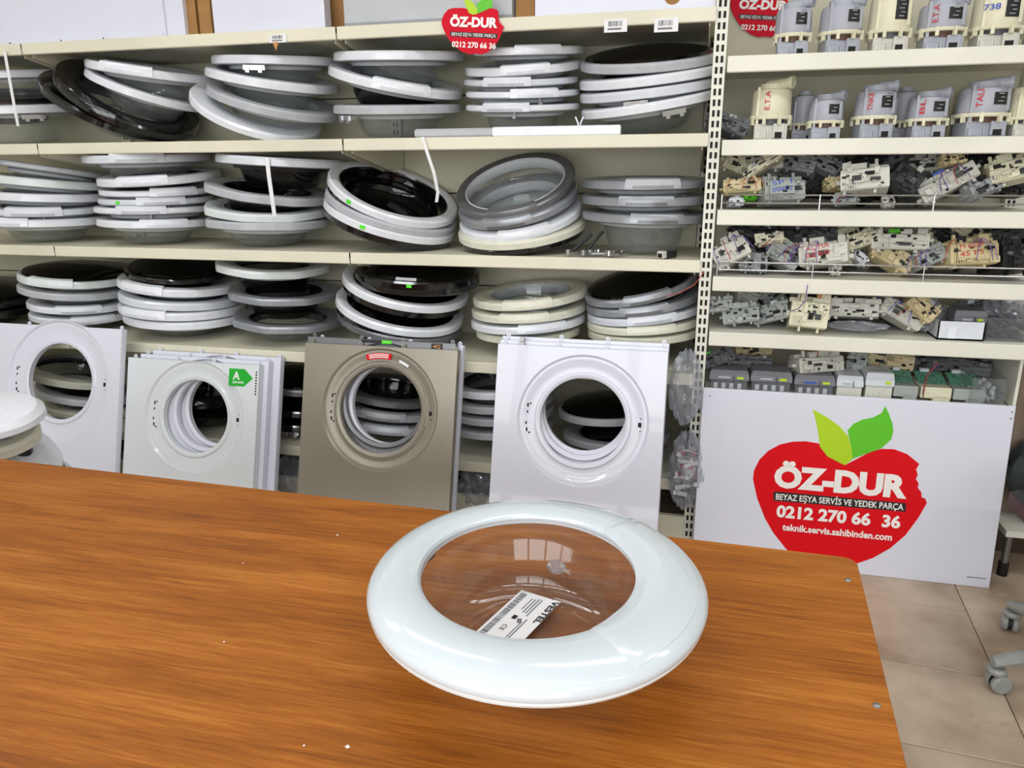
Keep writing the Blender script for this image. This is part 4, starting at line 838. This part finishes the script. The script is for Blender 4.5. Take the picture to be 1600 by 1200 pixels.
for (z, nm, y0, n, rows) in ((RZ[2], R1, 262, 10, 2), (RZ[3], R2, 372, 10, 2), (RZ[4], R3, 474, 8, 1)):
    for row in range(rows):
        for k in range(n):
            m = rr.choice(['dark', 'dark', 'dark', 'dgrey', 'dark', 'mgrey', 'pcream', 'offw'] if row else ['dark', 'dgrey', 'dark', 'ggrey', 'offw'])
            cm_ = dict(dark='black', dgrey='dark grey', mgrey='grey', pcream='yellowed cream', offw='off-white', ggrey='greenish grey')[m]
            cx = 1136 + (1585 - 1136) * (k + rr.uniform(.2, .8)) / n
            lb = '%s module, %s from left in %s heap, %s' % (cm_, ORD[k + 1], 'shadowed' if row == 0 else 'upper back', nm)
            module(lb, cx, y0 + (26 if row == 0 else -4) + rr.uniform(-4, 4), rr.uniform(46, 66), rr.uniform(26, 40), Yb2 - .06 * row, m, rr.uniform(-35, 35), k + 40 * row, zs=z)
for k, (x, y) in enumerate(((1345, 506), )):
    crumple('flat clear plastic bag lying at the front of the shelf below the rails', atY(1340, 509, D + .07) , .105, .05, .016, 8)
crumple('clear plastic wrapping around the yellow-beige module', atY(1447, 490, D + .12), .05, .05, .06, 9)
crumple('clear plastic bag at the right end of the shelf below the rails', atY(1568, 482, D + .2), .07, .06, .06, 10)
# containers on the shelf below the rails
def tray(label, x0, x1, yt, Y, z, dp, m, nm='plastic_tray', cat='tray', hgt=None, th=.004):
    A = atY(x0, 500, Y).x; B = atY(x1, 500, Y).x; hgt = hgt or (atY((x0 + x1) / 2, yt, Y).z - z)
    t = thing(nm, label, cat, T((A + B) / 2, Y, z)); w_ = B - A
    MB().box((0, dp / 2, .003), (w_, dp, .006)).build('bottom', m, t)
    for (cx, cy, sx, sy) in ((0, th / 2, w_, th), (0, dp - th / 2, w_, th), (-w_ / 2 + th / 2, dp / 2, th, dp), (w_ / 2 - th / 2, dp / 2, th, dp)):
        MB().box((cx, cy, hgt / 2), (sx, sy, hgt)).build('side', m, t)
    return t, w_, hgt
t, w_, hg = tray('white plastic tray holding the dark grey box, right of shelf', 1468, 1542, 503, D + .04, RZ[4], .2, 'white2')
MB().box((-w_ * .2, -.002, hg * .4), (w_ * .18, .004, hg * .6)).build('latch', 'white', t)
def lidbox(label, x0, x1, y0, y1, Y, z, m, base, tagm=None, ribs=False, dp=.12, blue=False, frac=.55, rx=0.0):
    A = atY(x0, y1, Y); B = atY(x1, y1, Y); Hm = atY(x0, y0, Y).z - atY(x0, y1, Y).z; w_ = B.x - A.x
    t = thing('timer_box', label, 'control box', T((A.x + B.x) / 2, Y, z) @ Matrix.Rotation(rx, 4, 'X'), 'boxed control units'); f_ = 1 - frac
    MB().cbox((0, dp / 2, Hm * f_ / 2), (w_ * .92, dp * .92, Hm * f_), .003).build('base', base, t)
    MB().cbox((0, dp / 2, Hm * (f_ + .12)), (w_, dp, Hm * .26), .004).build('lid_rim', m, t)
    mb = MB(); mb.prism([(-w_ / 2, 0), (w_ / 2, 0), (w_ / 2 * .96, Hm * .12), (w_ / 2 * .9, Hm * .22), (-w_ / 2 * .9, Hm * .22), (-w_ / 2 * .96, Hm * .12)], 0, dp * .9, mtx=Matrix(((1, 0, 0, 0), (0, 0, 1, dp * .05), (0, 1, 0, Hm * (f_ + .22)), (0, 0, 0, 1)))); mb.build('lid', m, t)
    if ribs:
        for q in range(9): MB().box((-w_ * .3 + q * w_ * .075, dp * .3, Hm * (f_ + .445)), (w_ * .03, dp * .3, .003)).build('rib', 'lgrey', t)
    else:
        MB().box((w_ * .12, -.001, Hm * (f_ + .12)), (.002, .004, Hm * .24)).build('seam', 'dark', t)
        MB().cbox((-w_ * .12, -.001, Hm * (f_ + .14)), (w_ * .3, .003, Hm * .07), .001).build('label_plate', 'blue' if blue else 'lgrey', t)
    if tagm: MB().box((w_ * .28, -.0015, Hm * (f_ + .14)), (w_ * .17, .003, Hm * .09)).build('price_tag', tagm, t)
    for q in range(4): MB().box((-w_ * .33 + q * w_ * .2, -.0005 + dp * .04, Hm * f_ * .5), (w_ * .1, .003, Hm * f_ * .5)).build('clip', 'lgrey' if base == 'film' else 'offw', t)
    return t
lidbox('dark grey box with yellow-green tag standing in the white tray', 1489, 1541, 467, 513, D + .08, RZ[4] + .02, 'lidgrey', 'lidgrey', 'yneon', dp=.1, frac=.7)
t, w_, hg = tray('clear tray of small grey metal parts at right of that shelf', 1545, 1606, 498, D + .05, RZ[4], .16, 'glass')
pm = MB(); r3 = random.Random(4)
for q in range(140): pm.box((r3.uniform(-.45, .45) * w_, r3.uniform(.02, .14), .012 + r3.uniform(0, .05)), (r3.uniform(.01, .035), .004, .004), rz=r3.uniform(0, 6), ry=r3.uniform(-.8, .8))
o = pm.build('loose_metal_parts', 'dgrey', t); o['kind'] = 'stuff'
# bottom row, deck just above the sign
zf = RZ[5]; Yr = D + .06
lidbox('dark grey lidded unit on clear base, left end above the sign', 1107, 1169, 574, 610, Yr, zf, 'lidgrey', 'film', 'yneon')
lidbox('dark grey lidded unit with long label, second above the sign', 1171, 1236, 578, 616, Yr, zf, 'lidgrey', 'film', 'yneon')
lidbox('dark grey lidded unit with blue strip, third above the sign', 1239, 1303, 584, 620, Yr, zf, 'lidgrey', 'film', 'yneon', blue=True)
lidbox('pale grey lidded unit with dark red plug, above the sign', 1305, 1347, 582, 621, Yr, zf, 'white2', 'offw', None)
lidbox('pale grey lidded unit with ribbed top, above the sign', 1349, 1394, 580, 627, Yr, zf, 'white2', 'offw', 'yneon', ribs=True)
def pcbbox(label, x0, x1, y0, y1, m, wires=False):
    A = atY(x0, y1, Yr); B = atY(x1, y1, Yr); w_ = B.x - A.x; Hm = .085
    t = thing('circuit_module', label, 'module', T((A.x + B.x) / 2, Yr, zf), 'open circuit modules above the sign')
    mb = MB(); mb.cbox((0, .08, Hm * .42), (w_, .15, Hm * .46), .002); mb.box((w_ * .2, .02, Hm * .14), (w_ * .55, .03, Hm * .28)); mb.box((w_ * .2, .13, Hm * .12), (w_ * .5, .04, Hm * .24)); mb.build('housing', m, t)
    b_ = MB().box((0, .075, Hm * .70), (w_ * .94, .135, .004), rx=.28).build('circuit_board', 'pcb', t)
    r_ = random.Random(int(x0)); s_ = MB()
    for q in range(40): s_.box((r_.uniform(-.42, .42) * w_, r_.uniform(-.06, .06), .003), (r_.uniform(.002, .006), r_.uniform(.002, .005), .003))
    o = s_.build('solder_points', 'chrome', b_); o.matrix_local = T(0, .075, Hm * .70) @ Matrix.Rotation(.28, 4, 'X'); o['kind'] = 'stuff'
    MB().cbox((-.1 * w_, .145, Hm * .95), (w_ * .3, .02, .02), .002).build('connector', 'white2', t)
    if wires:
        for q in range(5): MB().tube([(w_ * .3, .12, Hm + .01), (0.1 * w_, .07, Hm + .035 + q * .003), (-w_ * .3, .03, Hm + .005), (-w_ * .46, -.004 - q * .002, Hm * .5), (-w_ * .42, -.006, .004)], .0018, 6).build('wire', ['purple', 'blue', 'purple', 'orange', 'redwire'][q], t, True)
    return t
pcbbox('green circuit board module in grey housing, left of three', 1395, 1433, 583, 626, 'ggrey')
pcbbox('green circuit board module with purple wire bundle', 1437, 1485, 576, 630, 'pcream', True)
pcbbox('green circuit board module in grey housing, right of three', 1488, 1538, 597, 634, 'ggrey')
t, w_, hg = tray('clear plastic box of grey fittings at the right end above the sign', 1536, 1592, 585, Yr - .01, zf, .16, 'glass', 'clear_box', 'box', hgt=.10)
for q in range(26):
    c = (r3.uniform(-.4, .4) * w_, r3.uniform(.02, .14), .012 + r3.uniform(0, .045))
    MB().cyl(c, (c[0] + r3.uniform(-.012, .012), c[1] + .004, c[2] + .014), .008, .006, 8).build('fitting', 'lgrey' if q % 3 else 'mgrey', t, True)
module('dark grey wedge-shaped scanner part with green tag at far left above the sign', 1119, 560, 48, 26, Yr + .1, 'dgrey', 20, 3, zs=zf, conn='neon')
module('flat grey control part with green lettering behind the lidded units', 1170, 566, 64, 22, Yr + .16, 'dgrey', -2, 5, zs=zf)
module('aged beige module behind the dark grey lidded units', 1172, 547, 56, 22, Yr + .24, 'beige', 4, 6, zs=zf + .04)
module('white module with orange ends lying on the lidded units', 1274, 566, 68, 34, Yr + .1, 'offw', 4, 7, zs=zf, conn='orange')
module('pale grey upright part behind the pale lidded units', 1340, 564, 28, 32, Yr + .16, 'ggrey', 0, 8, zs=zf)
module('yellowed module in plastic behind the ribbed unit', 1385, 560, 70, 34, Yr + .22, 'beige', -6, 9, zs=zf)
module('black module in shadow behind the circuit boards', 1450, 566, 60, 34, Yr + .24, 'dark', 5, 10, zs=zf)
module('black module at right in shadow behind the circuit boards', 1512, 570, 60, 34, Yr + .26, 'dark', -5, 11, zs=zf)
# small hardware on the middle door shelf
def hinge(label, x, y, rot, m, L=.1):
    c = atY(x, y, D + .06); t = thing('metal_fitting', label, 'hinge', T(c.x, c.y, SZ[2] + .012) @ Matrix.Rotation(rot, 4, 'Z'), 'loose hinges on the middle shelf')
    MB().cbox((0, 0, 0), (L, .018, .010), .002).build('plate', m, t); MB().cyl((-L * .5, 0, -.005), (-L * .5, 0, .014), .011, n=14).build('knuckle', m, t, True); MB().cyl((L * .2, 0, -.004), (L * .2, 0, .012), .007, n=12).build('pin', 'steel', t, True)
for k, (x, y, r_, m, lb) in enumerate(((905, 396, .5, 'steel', 'steel hinge at the left of the loose hinge pile'), (925, 390, .9, 'steel', 'steel hinge crossing others in the loose hinge pile'), (940, 396, .2, 'steel', 'steel hinge lying flat in middle of the hinge pile'), (952, 388, -.3, 'chrome', 'chrome hinge right of the pile centre'), (966, 394, .8, 'chrome', 'chrome hinge at the right end of the hinge pile'))): hinge(lb, x, y, r_, m, .085)
for k, (a_, b_, lb) in enumerate((((895, 392), (925, 366), 'black rod leaning left in the hinge pile'), ((915, 394), (942, 362), 'black rod leaning right in the hinge pile'))):
    p, q = atY(*a_, D + .08), atY(*b_, D + .12); tag(MB().tube([p, q], .006, 8).build('black_rod', 'dark', None, True), lb, 'rod', 'black rods in the hinge pile')
c = atY(1045, 390, D + .05); t = thing('spare_latch', 'black and white door latch lying near the rack post', 'latch', T(c.x, c.y, SZ[2] + .014) @ Matrix.Rotation(1.0, 4, 'Z'))
MB().cbox((0, 0, 0), (.07, .022, .024), .003).build('body', 'dark', t); MB().cbox((-.04, 0, .002), (.02, .026, .026), .003).build('end_cap', 'offw', t); MB().box((-.051, 0, .0), (.004, .016, .014)).build('opening', 'slot', t)
tag(MB().tube([atY(1100, 425, D - .0), atY(1085, 445, D - .02), atY(1062, 458, D - .03), atY(1040, 463, D - .01)], .0016, 5).build('loose_wire', 'redwire', None, True), 'thin red wire hanging from the rack onto silver doors', 'wire')
tag(MB().tube([atY(1262, 445, D - .02), atY(1258, 470, D - .025), atY(1248, 482, D - .01), atY(1236, 486, D + .02)], .0016, 5).build('loose_wire', 'purple', None, True), 'purple wire dangling below the lower rail', 'wire')
# plastic bags on the lowest deck and beside the sign
def bag(label, x, y, Y, sx, sy, sz, seed, extra=None):
    c = atY(x, y, Y); return crumple(label, c, sx, sy, sz, seed, 'plastic_bag', 'bag')
bag('large clear plastic bag between right panel and the rack', 1072, 606, D - .03, .06, .06, .14, 31)
bag('clear bag of parts on the floor shelf left of champagne panel', 455, 745, D + .05, .09, .06, .10, 32)
bag('clear bag of parts between champagne and right white panels', 748, 760, D + .05, .09, .06, .10, 33)
c = atY(1072, 735, D - .02); t = thing('bag_of_stickers', 'clear bag full of printed paper strips beside the sign board', 'bag', T(c))
r4 = random.Random(8)
for q in range(60):
    MB().box((r4.uniform(-.02, .02), r4.uniform(-.035, .02), r4.uniform(-.10, .08)), (.05, .001, .016), ry=r4.uniform(-.7, .7), rz=r4.uniform(-.4, .4)).build('paper_strip', ['paper', 'paper', 'greyink', 'paper', 'dgrey', 'redink'][q % 6], t)
r_ = random.Random(5); o = crumple('x', (0, 0, 0), .07, .06, .15, 35); o.parent = t; o.name = 'film_bag'; o.matrix_local = Matrix.Identity(4)
for k in ('label', 'category'): del o[k]
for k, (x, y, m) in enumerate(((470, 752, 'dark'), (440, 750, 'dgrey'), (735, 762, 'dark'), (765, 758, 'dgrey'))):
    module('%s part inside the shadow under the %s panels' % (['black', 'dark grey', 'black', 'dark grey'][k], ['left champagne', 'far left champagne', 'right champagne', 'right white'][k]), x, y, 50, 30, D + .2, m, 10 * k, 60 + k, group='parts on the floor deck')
# ------------------------------------------------------------------ right edge: desk, jacket, office chair
t = thing('side_desk', 'brown wood-grain desk with white lower board at right edge', 'desk', T(1.45, 2.75, 0))
MB().box((-.12, .12, .50), (.50, .02, .62)).build('wood_panel', 'sidewood', t); MB().box((-.12, .10, .18), (.50, .30, .022)).build('lower_board', 'rshelf', t)
MB().box((-.14, .2, .82), (.48, .5, .025)).build('desk_top', 'sidewood', t)
for (x, y) in ((-.34, .0), (.1, .0), (-.34, .24), (.1, .24)): MB().cyl((x, y, 0), (x, y, .17), .012, n=12).build('leg', 'steel', t, True); MB().cyl((x, y, 0), (x, y, .05), .017, n=12).build('foot', 'rubber', t, True)
MB().box((.1, .2, .49), (.02, .3, .64)).build('side_panel', 'sidewood', t)
c = atY(1606, 752, 2.80)
vs = []; fs = []; n = 22; r5 = random.Random(12)
for i in range(n):
    v_ = i / (n - 1); zz = .14 - .30 * v_; wr = .02 + .075 * math.sin(PI * min(1, v_ * 1.1 + .05)) * (1 - .35 * v_)
    for j in range(20):
        a_ = 2 * PI * j / 20; k = 1 + .10 * math.sin(5 * a_ + 6 * v_) + .05 * r5.random()
        vs.append((wr * k * math.cos(a_) + .03 * v_, .045 * k * math.sin(a_), zz))
for i in range(n - 1):
    for j in range(20): fs.append((i * 20 + j, i * 20 + (j + 1) % 20, (i + 1) * 20 + (j + 1) % 20, (i + 1) * 20 + j))
fs += [tuple(range(20)), tuple((n - 1) * 20 + k for k in range(20))]
o = MB().add(vs, fs).build('draped_jacket', 'jacket', None, True); o.matrix_world = T(c); tag(o, 'dark green cloth jacket hanging at the right edge', 'jacket')
ck = atZ(1546, 1078, 0); hub = Vector((ck.x + .30, ck.y + .06, .0))
t = thing('office_chair_base', 'grey plastic office chair base with casters at right edge', 'chair base', T(hub))
for q in range(5):
    a_ = math.atan2(ck.y - hub.y, ck.x - hub.x) + q * 2 * PI / 5; L_ = .305
    Rz = Matrix.Rotation(a_, 4, 'Z'); pts = []
    mb = MB(); vs = []; fs = []
    for i, (x, zc, w_, h_) in enumerate(((0.02, .125, .05, .05), (.12, .12, .046, .046), (.22, .108, .042, .042), (.285, .095, .040, .036), (.312, .088, .030, .026))):
        for k in range(10):
            b_ = 2 * PI * k / 10; vs.append((x, w_ / 2 * math.cos(b_), zc + h_ / 2 * math.sin(b_)))
    for i in range(4):
        for k in range(10): fs.append((i * 10 + k, i * 10 + (k + 1) % 10, (i + 1) * 10 + (k + 1) % 10, (i + 1) * 10 + k))
    fs += [tuple(range(10)), tuple(40 + k for k in range(10))]
    o = MB().add(vs, fs).build('spoke', 'chair', t, True, Rz)
    cs = MB().lathe([(1e-4, .066), (.022, .066), (.026, .058), (.024, .05), (1e-4, .05)], 20, close=False).build('caster', 'chair', t, True, Rz @ T(.298, 0, .008) @ Matrix.Rotation(.6 * q, 4, 'Z'))
    for s_ in (-1, 1):
        MB().lathe([(1e-4, -.010), (.020, -.010), (.027, -.006), (.028, .004), (.022, .010), (1e-4, .011)], 24, close=False, mtx=T(-.012, s_ * .014, .020) @ Matrix.Rotation(-s_ * PI / 2, 4, 'X')).build('wheel', 'chair', cs, True)
    MB().cyl((-.012, -.005, .020), (-.012, .005, .020), .024, n=20).build('axle_gap', 'rubber', cs)
MB().cyl((0, 0, .09), (0, 0, .16), .04, n=24).build('hub', 'chair', t, True); MB().cyl((0, 0, .16), (0, 0, .42), .025, n=20).build('gas_lift', 'dark', t, True)
MB().cbox((0, 0, .46), (.46, .44, .07), .02).build('seat', 'dark', t)
